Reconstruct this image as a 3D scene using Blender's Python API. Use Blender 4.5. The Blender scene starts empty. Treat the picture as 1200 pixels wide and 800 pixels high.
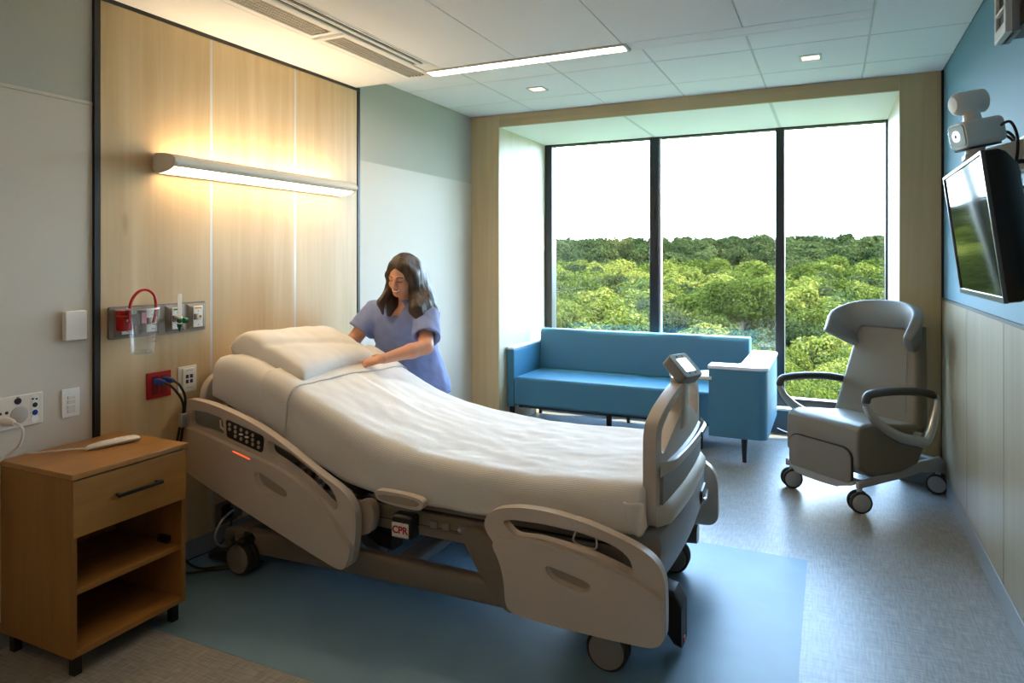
import bpy, bmesh, math, random
import numpy as np
from mathutils import Vector, Matrix, noise as mnoise

# ------------------------------------------------------------------ camera, world, sun, exposure
S = bpy.context.scene
COL = S.collection
R = math.radians

cam_d = bpy.data.cameras.new('camera'); cam = bpy.data.objects.new('camera', cam_d); COL.objects.link(cam)
cam.location = (2.89, 0.0, 1.495)
cam.rotation_euler = (R(90), 0, math.atan(375/800))
cam_d.sensor_width = 36; cam_d.lens = 24.0
cam_d.shift_y = -96/1200
cam_d.clip_start = 0.02; cam_d.clip_end = 2000
S.camera = cam

S.view_settings.view_transform = 'Standard'; S.view_settings.look = 'None'
S.view_settings.gamma = 1.0; S.view_settings.use_curve_mapping = False
EXPOSURE = 0.82
S.view_settings.exposure = EXPOSURE
SKY_STRENGTH = 15.5
SUN_STRENGTH = 24.0
HEADLAMP_DOWN = 8.5
HEADLAMP_UP = 13.0
LINEAR_LED = 28.0
DOWNLIGHT = 0.9
FILL_LIGHT = 21.0  # warm fill from two added ceiling lights out of view

world = bpy.data.worlds.new('sky'); S.world = world; world.use_nodes = True
nt = world.node_tree; nt.nodes.clear()
def wn(t, **k):
    n = nt.nodes.new(t)
    for a, b in k.items(): setattr(n, a, b)
    return n
tc = wn('ShaderNodeTexCoord'); sep = wn('ShaderNodeSeparateXYZ')
mp = wn('ShaderNodeMapping'); mp.inputs['Scale'].default_value = (1, 1, 4)
nz = wn('ShaderNodeTexNoise'); nz.inputs['Scale'].default_value = 2.2; nz.inputs['Detail'].default_value = 6
cr = wn('ShaderNodeValToRGB'); cr.color_ramp.elements[0].position = .35; cr.color_ramp.elements[1].position = .7
cr.color_ramp.elements[0].color = (0.80, 0.90, 1.0, 1); cr.color_ramp.elements[1].color = (1, 1, 1, 1)
gr = wn('ShaderNodeValToRGB')
gr.color_ramp.elements[0].position = 0.0; gr.color_ramp.elements[0].color = (0.80, 0.91, 1.0, 1)
gr.color_ramp.elements[1].position = 0.6; gr.color_ramp.elements[1].color = (0.38, 0.62, 1.0, 1)
mx = wn('ShaderNodeMix', data_type='RGBA', blend_type='MULTIPLY'); mx.inputs[0].default_value = 1
bg = wn('ShaderNodeBackground'); bg.inputs['Strength'].default_value = SKY_STRENGTH
wo = wn('ShaderNodeOutputWorld')
L = nt.links.new
L(tc.outputs['Generated'], sep.inputs[0]); L(tc.outputs['Generated'], mp.inputs[0]); L(mp.outputs[0], nz.inputs['Vector'])
L(nz.outputs['Fac'], cr.inputs[0]); L(sep.outputs['Z'], gr.inputs[0])
L(gr.outputs[0], mx.inputs[6]); L(cr.outputs[0], mx.inputs[7]); L(mx.outputs[2], bg.inputs['Color']); L(bg.outputs[0], wo.inputs['Surface'])

sun_d = bpy.data.lights.new('sun', 'SUN'); sun_d.energy = SUN_STRENGTH; sun_d.angle = R(1.0); sun_d.color = (1, .91, .72)
sun = bpy.data.objects.new('sun', sun_d); COL.objects.link(sun)
sun.rotation_euler = Vector((.47, .22, .86)).to_track_quat('Z', 'Y').to_euler()   # high, from the right of the window

# ------------------------------------------------------------------ materials
def lin(c):
    return tuple(((x/255)/12.92 if x/255 <= .04045 else ((x/255+.055)/1.055)**2.4) for x in c)
MATS = {}
def mat(name, rgb, rough=.5, metal=0.0, spec=.5, bump=None, var=None, trans=0.0, emit=None, estr=0.0, coat=0, sheen=0):
    if name in MATS: return MATS[name]
    m = bpy.data.materials.new(name); m.use_nodes = True; MATS[name] = m
    t = m.node_tree; b = t.nodes['Principled BSDF']
    c = lin(rgb)
    b.inputs['Base Color'].default_value = (*c, 1); b.inputs['Roughness'].default_value = rough
    b.inputs['Metallic'].default_value = metal; b.inputs['Specular IOR Level'].default_value = spec
    if trans: b.inputs['Transmission Weight'].default_value = trans
    if coat: b.inputs['Coat Weight'].default_value = coat
    if sheen: b.inputs['Sheen Weight'].default_value = sheen
    if emit: b.inputs['Emission Color'].default_value = (*lin(emit), 1); b.inputs['Emission Strength'].default_value = estr
    tcn = t.nodes.new('ShaderNodeTexCoord')
    if var:   # (scale xyz, amount): gentle colour variation
        mpn = t.nodes.new('ShaderNodeMapping'); mpn.inputs['Scale'].default_value = var[0]
        n = t.nodes.new('ShaderNodeTexNoise'); n.inputs['Scale'].default_value = 1; n.inputs['Detail'].default_value = 5
        r = t.nodes.new('ShaderNodeValToRGB'); k = var[1]
        r.color_ramp.elements[0].position = .3; r.color_ramp.elements[1].position = .7
        r.color_ramp.elements[0].color = (*[x*(1-k) for x in c], 1); r.color_ramp.elements[1].color = (*[min(1, x*(1+k)) for x in c], 1)
        t.links.new(tcn.outputs['Object'], mpn.inputs[0]); t.links.new(mpn.outputs[0], n.inputs['Vector'])
        t.links.new(n.outputs['Fac'], r.inputs[0]); t.links.new(r.outputs[0], b.inputs['Base Color'])
    if bump:  # (scale xyz, strength, distance)
        mpn = t.nodes.new('ShaderNodeMapping'); mpn.inputs['Scale'].default_value = bump[0]
        n = t.nodes.new('ShaderNodeTexNoise'); n.inputs['Scale'].default_value = 1; n.inputs['Detail'].default_value = 3
        bp = t.nodes.new('ShaderNodeBump'); bp.inputs['Strength'].default_value = bump[1]; bp.inputs['Distance'].default_value = bump[2]
        t.links.new(tcn.outputs['Object'], mpn.inputs[0]); t.links.new(mpn.outputs[0], n.inputs['Vector'])
        t.links.new(n.outputs['Fac'], bp.inputs['Height']); t.links.new(bp.outputs[0], b.inputs['Normal'])
    return m

def wood(name, base, dark, along='Z', scale=1.0, rough=.45, knots=True, contrast=.5, seed=0.0):
    m = bpy.data.materials.new(name); m.use_nodes = True; MATS[name] = m
    t = m.node_tree; b = t.nodes['Principled BSDF']; N = t.nodes.new; K = t.links.new
    tcn = N('ShaderNodeTexCoord')
    sc = {'X': (1.2, 26, 26), 'Y': (26, 1.2, 26), 'Z': (26, 26, 1.2)}[along]
    mp1 = N('ShaderNodeMapping'); mp1.inputs['Scale'].default_value = tuple(s*scale for s in sc); mp1.inputs['Location'].default_value = (seed, seed*1.7, seed*.6)
    n1 = N('ShaderNodeTexNoise'); n1.inputs['Scale'].default_value = 1; n1.inputs['Detail'].default_value = 8; n1.inputs['Distortion'].default_value = .6
    sc2 = tuple({26: 5.0, 1.2: .55}[s]*scale for s in sc)
    mp2 = N('ShaderNodeMapping'); mp2.inputs['Scale'].default_value = sc2; mp2.inputs['Location'].default_value = (seed*2, seed, 3.3)
    n2 = N('ShaderNodeTexNoise'); n2.inputs['Scale'].default_value = 1; n2.inputs['Detail'].default_value = 4; n2.inputs['Distortion'].default_value = 1.2
    mixv = N('ShaderNodeMath'); mixv.operation = 'MULTIPLY_ADD'; mixv.inputs[1].default_value = contrast
    r = N('ShaderNodeValToRGB'); r.color_ramp.elements[0].position = .28; r.color_ramp.elements[1].position = .85
    r.color_ramp.elements[0].color = (*lin(dark), 1); r.color_ramp.elements[1].color = (*lin(base), 1)
    sub = N('ShaderNodeMath'); sub.operation = 'MULTIPLY'; sub.inputs[1].default_value = 1-contrast*.75
    K(tcn.outputs['Object'], mp1.inputs[0]); K(mp1.outputs[0], n1.inputs['Vector'])
    K(tcn.outputs['Object'], mp2.inputs[0]); K(mp2.outputs[0], n2.inputs['Vector'])
    K(n2.outputs['Fac'], sub.inputs[0]); K(n1.outputs['Fac'], mixv.inputs[0]); K(sub.outputs[0], mixv.inputs[2]); K(mixv.outputs[0], r.inputs[0])
    last = r.outputs[0]
    if knots:
        mp3 = N('ShaderNodeMapping'); mp3.inputs['Scale'].default_value = tuple({26: 3.3, 1.2: 1.1}[s]*scale for s in sc); mp3.inputs['Location'].default_value = (seed+.3, seed*1.3+.2, .15)
        vo = N('ShaderNodeTexVoronoi'); vo.inputs['Scale'].default_value = 1
        rk = N('ShaderNodeValToRGB'); rk.color_ramp.elements[0].position = .0; rk.color_ramp.elements[1].position = .07
        rk.color_ramp.elements[0].color = (.38, .28, .2, 1); rk.color_ramp.elements[1].color = (1, 1, 1, 1)
        mm = N('ShaderNodeMix'); mm.data_type = 'RGBA'; mm.blend_type = 'MULTIPLY'; mm.inputs[0].default_value = .7
        K(tcn.outputs['Object'], mp3.inputs[0]); K(mp3.outputs[0], vo.inputs['Vector']); K(vo.outputs['Distance'], rk.inputs[0])
        K(last, mm.inputs[6]); K(rk.outputs[0], mm.inputs[7]); last = mm.outputs[2]
    K(last, b.inputs['Base Color']); b.inputs['Roughness'].default_value = rough
    return m

M = dict(
    wall=mat('wall_paint', (206, 203, 194), .7, bump=((60, 60, 60), .04, .002)),
    wall_green=mat('wall_paint_grey_green', (178, 177, 166), .75, bump=((60, 60, 60), .04, .002)),
    wall_panel=mat('wall_guard_sheet', (200, 191, 176), .55, bump=((90, 90, 90), .05, .001)),
    wall_blue=mat('wall_paint_blue', (96, 142, 166), .65, bump=((60, 60, 60), .04, .002)),
    ceil=mat('ceiling_tile_white', (242, 242, 240), .85, bump=((140, 140, 140), .06, .002)),
    grid=mat('ceiling_grid_metal', (205, 207, 206), .5),
    gyps=mat('soffit_white', (240, 238, 233), .8),
    black=mat('black_trim', (12, 11, 11), .4),
    dark=mat('dark_plastic', (22, 22, 24), .35),
    rubber=mat('rubber_dark', (30, 29, 29), .6),
    bronze=mat('window_frame_bronze', (46, 46, 48), .35, .3),
    alu=mat('brushed_aluminium', (196, 196, 194), .3, .9, bump=((8, 8, 300), .05, .001)),
    seam=mat('seam_metal', (196, 196, 194), .35, .2),
    base=mat('cove_base', (134, 140, 142), .55),
    white=mat('white_plastic', (226, 224, 218), .4),
    cream=mat('cream_plastic', (214, 206, 192), .45),
    beige=mat('bed_plastic', (188, 175, 160), .42, bump=((300, 300, 300), .03, .001)),
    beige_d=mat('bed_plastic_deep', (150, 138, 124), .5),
    bedgrey=mat('bed_grey_plastic', (128, 124, 118), .45),
    bedmetal=mat('bed_frame_paint', (122, 110, 98), .4, .2),
    greypl=mat('grey_clear_panel', (120, 124, 126), .25),
    red=mat('red_plastic', (168, 18, 22), .35),
    redcord=mat('red_hose', (196, 22, 24), .3, coat=.4),
    blue=mat('blue_plug', (28, 62, 150), .4),
    green=mat('green_plastic', (10, 104, 62), .35),
    yellow=mat('yellow_print', (226, 168, 30), .5),
    console=mat('console_grey', (122, 116, 106), .45),
    cord=mat('black_cord', (16, 15, 15), .5),
    creamcord=mat('cream_cord', (214, 206, 194), .45),
    sheet=mat('bed_linen', (212, 207, 200), .85, bump=((220, 220, 220), .25, .002), sheen=.2),
    vinyl_b=mat('sofa_vinyl_blue', (64, 120, 146), .5, bump=((260, 260, 260), .06, .001)),
    solid=mat('solid_surface_white', (232, 232, 230), .35),
    taupe=mat('recliner_vinyl', (114, 107, 94), .42, bump=((260, 260, 260), .06, .001)),
    taupe_h=mat('recliner_vinyl_grey', (122, 121, 118), .45),
    chairgrey=mat('recliner_grey_frame', (150, 150, 148), .4),
    armpad=mat('arm_pad_dark', (58, 58, 60), .45),
    skin=mat('skin', (205, 150, 122), .5, spec=.4),
    scrub=mat('scrub_cotton', (122, 136, 184), .85, var=((22, 22, 22), .07), bump=((300, 300, 300), .12, .001)),
    scrub_daylit=mat('scrub_cotton_daylit', (86, 134, 196), .85, var=((22, 22, 22), .07), bump=((300, 300, 300), .12, .001)),  # same scrubs as the top, with daylight put into a brighter blue
    shoe=mat('shoe_white', (220, 220, 220), .5),
    lip=mat('lips', (176, 84, 82), .4), teeth=mat('teeth', (240, 236, 228), .3),
    brow=mat('brow_hair', (52, 34, 24), .7),
    bark=mat('bark', (92, 76, 58), .9, bump=((3, 3, 1), .5, .05)),
    grille=mat('grille_grey', (170, 164, 152), .5),
    brass=mat('brass_port', (150, 112, 60), .35, .7),
    ground=mat('woodland_ground', (66, 82, 36), .95, var=((.08, .08, .08), .4)),
    orange=mat('orange_indicator', (255, 92, 50), .4, emit=(255, 80, 40), estr=1.2),
    lampwarm=mat('lamp_diffuser_warm', (255, 240, 214), .5, emit=(255, 224, 178), estr=HEADLAMP_DOWN),
    lampup=mat('lamp_uplight_warm', (255, 240, 214), .5, emit=(255, 228, 190), estr=HEADLAMP_UP),
    lampled=mat('linear_diffuser', (255, 250, 240), .5, emit=(255, 226, 190), estr=LINEAR_LED),
    lampdown=mat('downlight_lens', (255, 240, 220), .5, emit=(255, 226, 188), estr=DOWNLIGHT),
    lampfill=mat('fill_lens', (255, 244, 224), .5, emit=(255, 192, 122), estr=FILL_LIGHT),
    screenwhite=mat('screen_white', (245, 246, 248), .2, emit=(240, 246, 255), estr=.9),
    screentv=mat('tv_glass', (4, 4, 5), .05, spec=.2),
    lens=mat('lens_glass', (150, 162, 172), .08, .3, coat=1),
)
M['maple'] = wood('maple_panel', (222, 199, 158), (190, 160, 114), 'Z', .8, .42)
M['maple_pale'] = wood('maple_pale_panel', (226, 214, 186), (204, 186, 150), 'Z', .8, .4)
M['oak'] = wood('oak_veneer', (172, 120, 58), (130, 86, 38), 'Y', 1.3, .4, knots=False)
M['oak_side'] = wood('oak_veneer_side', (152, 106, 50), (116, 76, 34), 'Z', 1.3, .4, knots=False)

def weave_mat(name, a, b_, scale=240.0, rough=.6, swirl=None):
    m = bpy.data.materials.new(name); m.use_nodes = True; MATS[name] = m
    t = m.node_tree; b = t.nodes['Principled BSDF']; N = t.nodes.new; K = t.links.new
    tcn = N('ShaderNodeTexCoord')
    outs = []
    for sc in ((scale, scale*.09, 1), (scale*.09, scale, 1)):
        mpn = N('ShaderNodeMapping'); mpn.inputs['Scale'].default_value = sc
        n = N('ShaderNodeTexNoise'); n.inputs['Scale'].default_value = 1; n.inputs['Detail'].default_value = 3
        K(tcn.outputs['Object'], mpn.inputs[0]); K(mpn.outputs[0], n.inputs['Vector']); outs.append(n.outputs['Fac'])
    ad = N('ShaderNodeMath'); ad.operation = 'ADD'; K(outs[0], ad.inputs[0]); K(outs[1], ad.inputs[1])
    hf = N('ShaderNodeMath'); hf.operation = 'MULTIPLY'; hf.inputs[1].default_value = .5; K(ad.outputs[0], hf.inputs[0])
    r = N('ShaderNodeValToRGB'); r.color_ramp.elements[0].position = .38; r.color_ramp.elements[1].position = .62
    r.color_ramp.elements[0].color = (*lin(a), 1); r.color_ramp.elements[1].color = (*lin(b_), 1)
    K(hf.outputs[0], r.inputs[0]); K(r.outputs[0], b.inputs['Base Color']); b.inputs['Roughness'].default_value = rough
    return m
M['floor_grey'] = weave_mat('floor_woven_grey', (120, 118, 114), (154, 151, 146), 130, .36)
M['floor_blue'] = mat('floor_vinyl_blue', (100, 132, 152), .42, var=((3.2, 3.2, 1), .10), bump=((200, 200, 200), .03, .001))

def blanket_mat():
    m = bpy.data.materials.new('woven_blanket'); m.use_nodes = True
    t = m.node_tree; b = t.nodes['Principled BSDF']; N = t.nodes.new; K = t.links.new
    b.inputs['Base Color'].default_value = (*lin((214, 210, 204)), 1); b.inputs['Roughness'].default_value = .9; b.inputs['Sheen Weight'].default_value = .2
    uv = N('ShaderNodeTexCoord')
    outs = []
    for rot in (0, R(90)):
        mpn = N('ShaderNodeMapping'); mpn.inputs['Rotation'].default_value = (0, 0, rot); K(uv.outputs['UV'], mpn.inputs[0])
        w = N('ShaderNodeTexWave'); w.inputs['Scale'].default_value = 60; w.inputs['Distortion'].default_value = .6; w.inputs['Detail'].default_value = 1
        K(mpn.outputs[0], w.inputs['Vector']); outs.append(w.outputs['Fac'])
    mu = N('ShaderNodeMath'); mu.operation = 'MULTIPLY'; K(outs[0], mu.inputs[0]); K(outs[1], mu.inputs[1])
    bp = N('ShaderNodeBump'); bp.inputs['Strength'].default_value = .22; bp.inputs['Distance'].default_value = .003
    K(mu.outputs[0], bp.inputs['Height']); K(bp.outputs[0], b.inputs['Normal'])
    return m
M['blanket'] = blanket_mat()

def glass_mat(name, tint=(1, 1, 1), refl=1.0, milk=0.0):
    m = bpy.data.materials.new(name); m.use_nodes = True
    t = m.node_tree; t.nodes.clear(); N = t.nodes.new; K = t.links.new
    tr = N('ShaderNodeBsdfTransparent'); tr.inputs[0].default_value = (*tint, 1)
    gl = N('ShaderNodeBsdfGlossy'); gl.inputs['Roughness'].default_value = .01
    fr = N('ShaderNodeFresnel'); ge = N('ShaderNodeNewGeometry'); io = N('ShaderNodeMath'); io.operation = 'MULTIPLY_ADD'
    io.inputs[1].default_value = 1/1.45-1.45; io.inputs[2].default_value = 1.45; K(ge.outputs['Backfacing'], io.inputs[0]); K(io.outputs[0], fr.inputs['IOR'])   # a thin sheet: no inner total reflection
    mu = N('ShaderNodeMath'); mu.operation = 'MULTIPLY'; mu.inputs[1].default_value = refl
    mxs = N('ShaderNodeMixShader'); o = N('ShaderNodeOutputMaterial')
    K(fr.outputs[0], mu.inputs[0]); K(mu.outputs[0], mxs.inputs[0]); K(tr.outputs[0], mxs.inputs[1]); K(gl.outputs[0], mxs.inputs[2]); 
    last = mxs.outputs[0]
    if milk:
        df = N('ShaderNodeBsdfTranslucent'); df.inputs[0].default_value = (.95, .95, .95, 1); m2 = N('ShaderNodeMixShader'); m2.inputs[0].default_value = milk
        d2 = N('ShaderNodeBsdfDiffuse'); d2.inputs[0].default_value = (.95, .95, .95, 1); m3 = N('ShaderNodeMixShader'); K(df.outputs[0], m3.inputs[1]); K(d2.outputs[0], m3.inputs[2])
        K(last, m2.inputs[1]); K(m3.outputs[0], m2.inputs[2]); last = m2.outputs[0]
    K(last, o.inputs[0])
    return m
M['glass'] = glass_mat('window_glass', (.95, .98, .97), 1.4)
M['frosted'] = glass_mat('frosted_plastic', (.98, .98, .98), 1.0, .5)
M['clear'] = glass_mat('clear_plastic', (.985, .99, .99), .9, .05)

def leaf_mat(name, c1, c2, c3):
    m = bpy.data.materials.new(name); m.use_nodes = True
    t = m.node_tree; t.nodes.clear(); N = t.nodes.new; K = t.links.new
    oi = N('ShaderNodeObjectInfo'); geo = N('ShaderNodeNewGeometry')
    mth = N('ShaderNodeMath'); mth.operation = 'MULTIPLY_ADD'; mth.inputs[1].default_value = .45
    K(geo.outputs['Random Per Island'], mth.inputs[0])
    s2 = N('ShaderNodeMath'); s2.operation = 'MULTIPLY'; s2.inputs[1].default_value = .55; K(oi.outputs['Random'], s2.inputs[0]); K(s2.outputs[0], mth.inputs[2])
    r = N('ShaderNodeValToRGB'); r.color_ramp.elements[0].color = (*lin(c1), 1); r.color_ramp.elements[1].color = (*lin(c3), 1)
    e = r.color_ramp.elements.new(.5); e.color = (*lin(c2), 1)
    K(mth.outputs[0], r.inputs[0])
    d = N('ShaderNodeBsdfDiffuse'); tl = N('ShaderNodeBsdfTranslucent'); K(r.outputs[0], d.inputs[0]); K(r.outputs[0], tl.inputs[0])
    mxs = N('ShaderNodeMixShader'); mxs.inputs[0].default_value = .3; o = N('ShaderNodeOutputMaterial')
    K(d.outputs[0], mxs.inputs[1]); K(tl.outputs[0], mxs.inputs[2]); K(mxs.outputs[0], o.inputs[0])
    return m
M['leaf'] = leaf_mat('leaves_bright', (24, 33, 11), (64, 69, 23), (110, 103, 46))
M['leaf_dark'] = leaf_mat('leaves_dark', (24, 31, 16), (40, 46, 22), (60, 62, 32))

def hair_mat():
    m = bpy.data.materials.new('brown_hair'); m.use_nodes = True
    t = m.node_tree; b = t.nodes['Principled BSDF']; N = t.nodes.new; K = t.links.new
    tcn = N('ShaderNodeTexCoord'); mpn = N('ShaderNodeMapping'); mpn.inputs['Scale'].default_value = (130, 130, 8)
    n = N('ShaderNodeTexNoise'); n.inputs['Scale'].default_value = 1; n.inputs['Detail'].default_value = 4
    K(tcn.outputs['Object'], mpn.inputs[0]); K(mpn.outputs[0], n.inputs['Vector'])
    sp = N('ShaderNodeSeparateXYZ'); K(tcn.outputs['Object'], sp.inputs[0])
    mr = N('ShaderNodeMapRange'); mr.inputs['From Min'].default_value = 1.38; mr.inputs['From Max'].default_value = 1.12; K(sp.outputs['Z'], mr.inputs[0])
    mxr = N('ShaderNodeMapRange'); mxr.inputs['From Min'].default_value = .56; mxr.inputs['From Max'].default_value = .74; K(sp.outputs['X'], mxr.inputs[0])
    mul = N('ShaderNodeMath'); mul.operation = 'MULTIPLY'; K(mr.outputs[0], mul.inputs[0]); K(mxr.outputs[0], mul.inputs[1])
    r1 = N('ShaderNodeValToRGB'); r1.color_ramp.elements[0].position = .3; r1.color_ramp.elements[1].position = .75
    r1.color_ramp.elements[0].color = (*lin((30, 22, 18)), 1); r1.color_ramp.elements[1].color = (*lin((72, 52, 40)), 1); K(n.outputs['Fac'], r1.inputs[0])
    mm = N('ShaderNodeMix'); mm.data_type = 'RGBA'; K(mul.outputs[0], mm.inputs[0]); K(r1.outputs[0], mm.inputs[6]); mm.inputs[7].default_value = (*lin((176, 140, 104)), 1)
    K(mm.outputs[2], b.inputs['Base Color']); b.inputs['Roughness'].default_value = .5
    bp = N('ShaderNodeBump'); bp.inputs['Strength'].default_value = .4; bp.inputs['Distance'].default_value = .004
    K(n.outputs['Fac'], bp.inputs['Height']); K(bp.outputs[0], b.inputs['Normal'])
    return m
M['hair'] = hair_mat()

# ------------------------------------------------------------------ helpers
def chaikin(pts, it=2, closed=True):
    for _ in range(it):
        out = []
        n = len(pts)
        for i in range(n if closed else n-1):
            a, b = pts[i], pts[(i+1) % n]
            out.append(tuple(.75*x+.25*y for x, y in zip(a, b))); out.append(tuple(.25*x+.75*y for x, y in zip(a, b)))
        if not closed: out = [pts[0]]+out+[pts[-1]]
        pts = out
    return pts
def catmull(P, n=6):
    P = [Vector(p) for p in P]; out = []
    for i in range(len(P)-1):
        p0 = P[max(i-1, 0)]; p1 = P[i]; p2 = P[i+1]; p3 = P[min(i+2, len(P)-1)]
        for k in range(n):
            t = k/n
            out.append(.5*((2*p1)+(p2-p0)*t+(2*p0-5*p1+4*p2-p3)*t*t+(3*p1-p0-3*p2+p3)*t**3))
    return out+[P[-1]]
def rrect(a0, a1, b0, b1, r, n=4):
    pts = []
    for cx, cy, s in ((a1-r, b1-r, 0), (a0+r, b1-r, 90), (a0+r, b0+r, 180), (a1-r, b0+r, 270)):
        for k in range(n+1):
            t = R(s+90*k/n); pts.append((cx+r*math.cos(t), cy+r*math.sin(t)))
    return pts
def circ(ca, cb, r, n=20, rb=None):
    return [(ca+r*math.cos(2*math.pi*k/n), cb+(rb or r)*math.sin(2*math.pi*k/n)) for k in range(n)]

def fillet(pts, r, n=4):
    out = []; N = len(pts)
    for i in range(N):
        p, a, b = Vector(pts[i]), Vector(pts[i-1]), Vector(pts[(i+1) % N])
        u, v = (a-p), (b-p); lu, lv = u.length, v.length; u.normalize(); v.normalize()
        t = min(r, lu*.48, lv*.48)
        for k in range(n+1):
            q = k/n; out.append(tuple((p+u*t)*(1-q)**2+p*2*q*(1-q)+(p+v*t)*q*q))
    return out

class MB:
    def __init__(s): s.bm = bmesh.new()
    def box(s, x0, x1, y0, y1, z0, z1):
        v = [s.bm.verts.new(p) for p in ((x0,y0,z0),(x1,y0,z0),(x1,y1,z0),(x0,y1,z0),(x0,y0,z1),(x1,y0,z1),(x1,y1,z1),(x0,y1,z1))]
        for f in ((3,2,1,0),(4,5,6,7),(0,1,5,4),(1,2,6,5),(2,3,7,6),(3,0,4,7)): s.bm.faces.new([v[i] for i in f])
        return s
    def loft(s, rings, cap=True, closed=True):
        V = [[s.bm.verts.new(p) for p in r] for r in rings]
        n = len(V[0])
        for i in range(len(V)-1):
            for k in range(n if closed else n-1):
                s.bm.faces.new((V[i][k], V[i][(k+1) % n], V[i+1][(k+1) % n], V[i+1][k]))
        if cap and closed:
            s.bm.faces.new(V[0][::-1]); s.bm.faces.new(V[-1])
        return s
    def tube(s, pts, r, seg=8, cap=True, flat=None):
        P = [Vector(p) for p in pts]; rings = []
        rr = r if isinstance(r, (list, tuple)) else [r]*len(P)
        up = None
        for i, p in enumerate(P):
            d = (P[min(i+1, len(P)-1)]-P[max(i-1, 0)]).normalized()
            if up is None:
                up = Vector((0, 0, 1)) if abs(d.z) < .9 else Vector((1, 0, 0))
            a = d.cross(up); 
            if a.length < 1e-4: a = d.orthogonal()
            a.normalize(); up = a.cross(d).normalized()
            f = flat or 1
            rings.append([p+a*rr[i]*math.cos(2*math.pi*k/seg)+up*rr[i]*f*math.sin(2*math.pi*k/seg) for k in range(seg)])
        return s.loft(rings, cap)
    def cyl(s, p0, p1, r, seg=20, r2=None): return s.tube([p0, p1], [r, r if r2 is None else r2], seg)
    def ball(s, c, r, u=14, v=9):
        r = r if isinstance(r, (list, tuple)) else (r, r, r)
        m = Matrix.Translation(c) @ Matrix.Diagonal((*r, 1))
        bmesh.ops.create_uvsphere(s.bm, u_segments=u, v_segments=v, radius=1, matrix=m); return s
    def lathe(s, prof, c, axis='z', seg=28):   # prof: (radius, along)
        rings = []
        for r, h in prof:
            ring = []
            for k in range(seg):
                a, b = r*math.cos(2*math.pi*k/seg), r*math.sin(2*math.pi*k/seg)
                ring.append({'z': (c[0]+a, c[1]+b, c[2]+h), 'y': (c[0]+a, c[1]+h, c[2]+b), 'x': (c[0]+h, c[1]+a, c[2]+b)}[axis])
            rings.append(ring)
        return s.loft(rings, True)
    def plate(s, outer, holes, axis, d0, d1, warp=None):
        def P(a, b, d):
            p = {'x': (d, a, b), 'y': (a, d, b), 'z': (a, b, d)}[axis]
            return warp(p) if warp else p
        t = bmesh.new(); loops = [outer]+list(holes); idx = []
        for lp in loops:
            vs = [t.verts.new((a, b, 0)) for a, b in lp]; idx.append(vs)
            for i in range(len(vs)): t.edges.new((vs[i], vs[(i+1) % len(vs)]))
        bmesh.ops.triangle_fill(t, edges=t.edges[:], use_beauty=True, use_dissolve=False)
        t.verts.index_update()
        A = [s.bm.verts.new(P(v.co.x, v.co.y, d0)) for v in t.verts]; B = [s.bm.verts.new(P(v.co.x, v.co.y, d1)) for v in t.verts]
        for f in t.faces:
            ids = [v.index for v in f.verts]
            s.bm.faces.new([A[i] for i in ids]); s.bm.faces.new([B[i] for i in ids[::-1]])
        for vs in idx:
            n = len(vs)
            for i in range(n):
                a, b = vs[i].index, vs[(i+1) % n].index
                s.bm.faces.new((A[a], A[b], B[b], B[a]))
        t.free(); return s
    def grid(s, fn, nu, nv):
        V = [[s.bm.verts.new(fn(i/nu, j/nv)) for j in range(nv+1)] for i in range(nu+1)]
        uvl = s.bm.loops.layers.uv.verify()
        for i in range(nu):
            for j in range(nv):
                f = s.bm.faces.new((V[i][j], V[i+1][j], V[i+1][j+1], V[i][j+1]))
                for lp, (a, b) in zip(f.loops, ((i, j), (i+1, j), (i+1, j+1), (i, j+1))): lp[uvl].uv = (a/nu, b/nv)
        return s
    def xf(s, m):
        bmesh.ops.transform(s.bm, matrix=m, verts=s.bm.verts[:]); return s
    def build(s, name, material, parent=None, bevel=0, seg=2, angle=38, smooth=True, recalc=True, subsurf=0, solid=0):
        if recalc: bmesh.ops.recalc_face_normals(s.bm, faces=s.bm.faces[:])
        me = bpy.data.meshes.new(name)
        root = parent
        while root is not None and root.parent is not None: root = root.parent
        if root is not None and not root.get('local_frame'):
            bmesh.ops.translate(s.bm, verts=s.bm.verts[:], vec=-Vector(root.location))
        s.bm.to_mesh(me); s.bm.free()
        if smooth:
            me.polygons.foreach_set('use_smooth', [True]*len(me.polygons)); me.set_sharp_from_angle(angle=R(angle))
        me.materials.append(material if not isinstance(material, str) else M[material])
        o = bpy.data.objects.new(name, me); COL.objects.link(o)
        if parent is not None: o.parent = parent
        if solid:
            q = o.modifiers.new('solid', 'SOLIDIFY'); q.thickness = solid; q.offset = 0
        if bevel:
            q = o.modifiers.new('bevel', 'BEVEL'); q.width = bevel; q.segments = seg; q.limit_method = 'ANGLE'; q.angle_limit = R(40); q.harden_normals = False
        if subsurf:
            q = o.modifiers.new('sub', 'SUBSURF'); q.levels = subsurf; q.render_levels = subsurf
        return o

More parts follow.
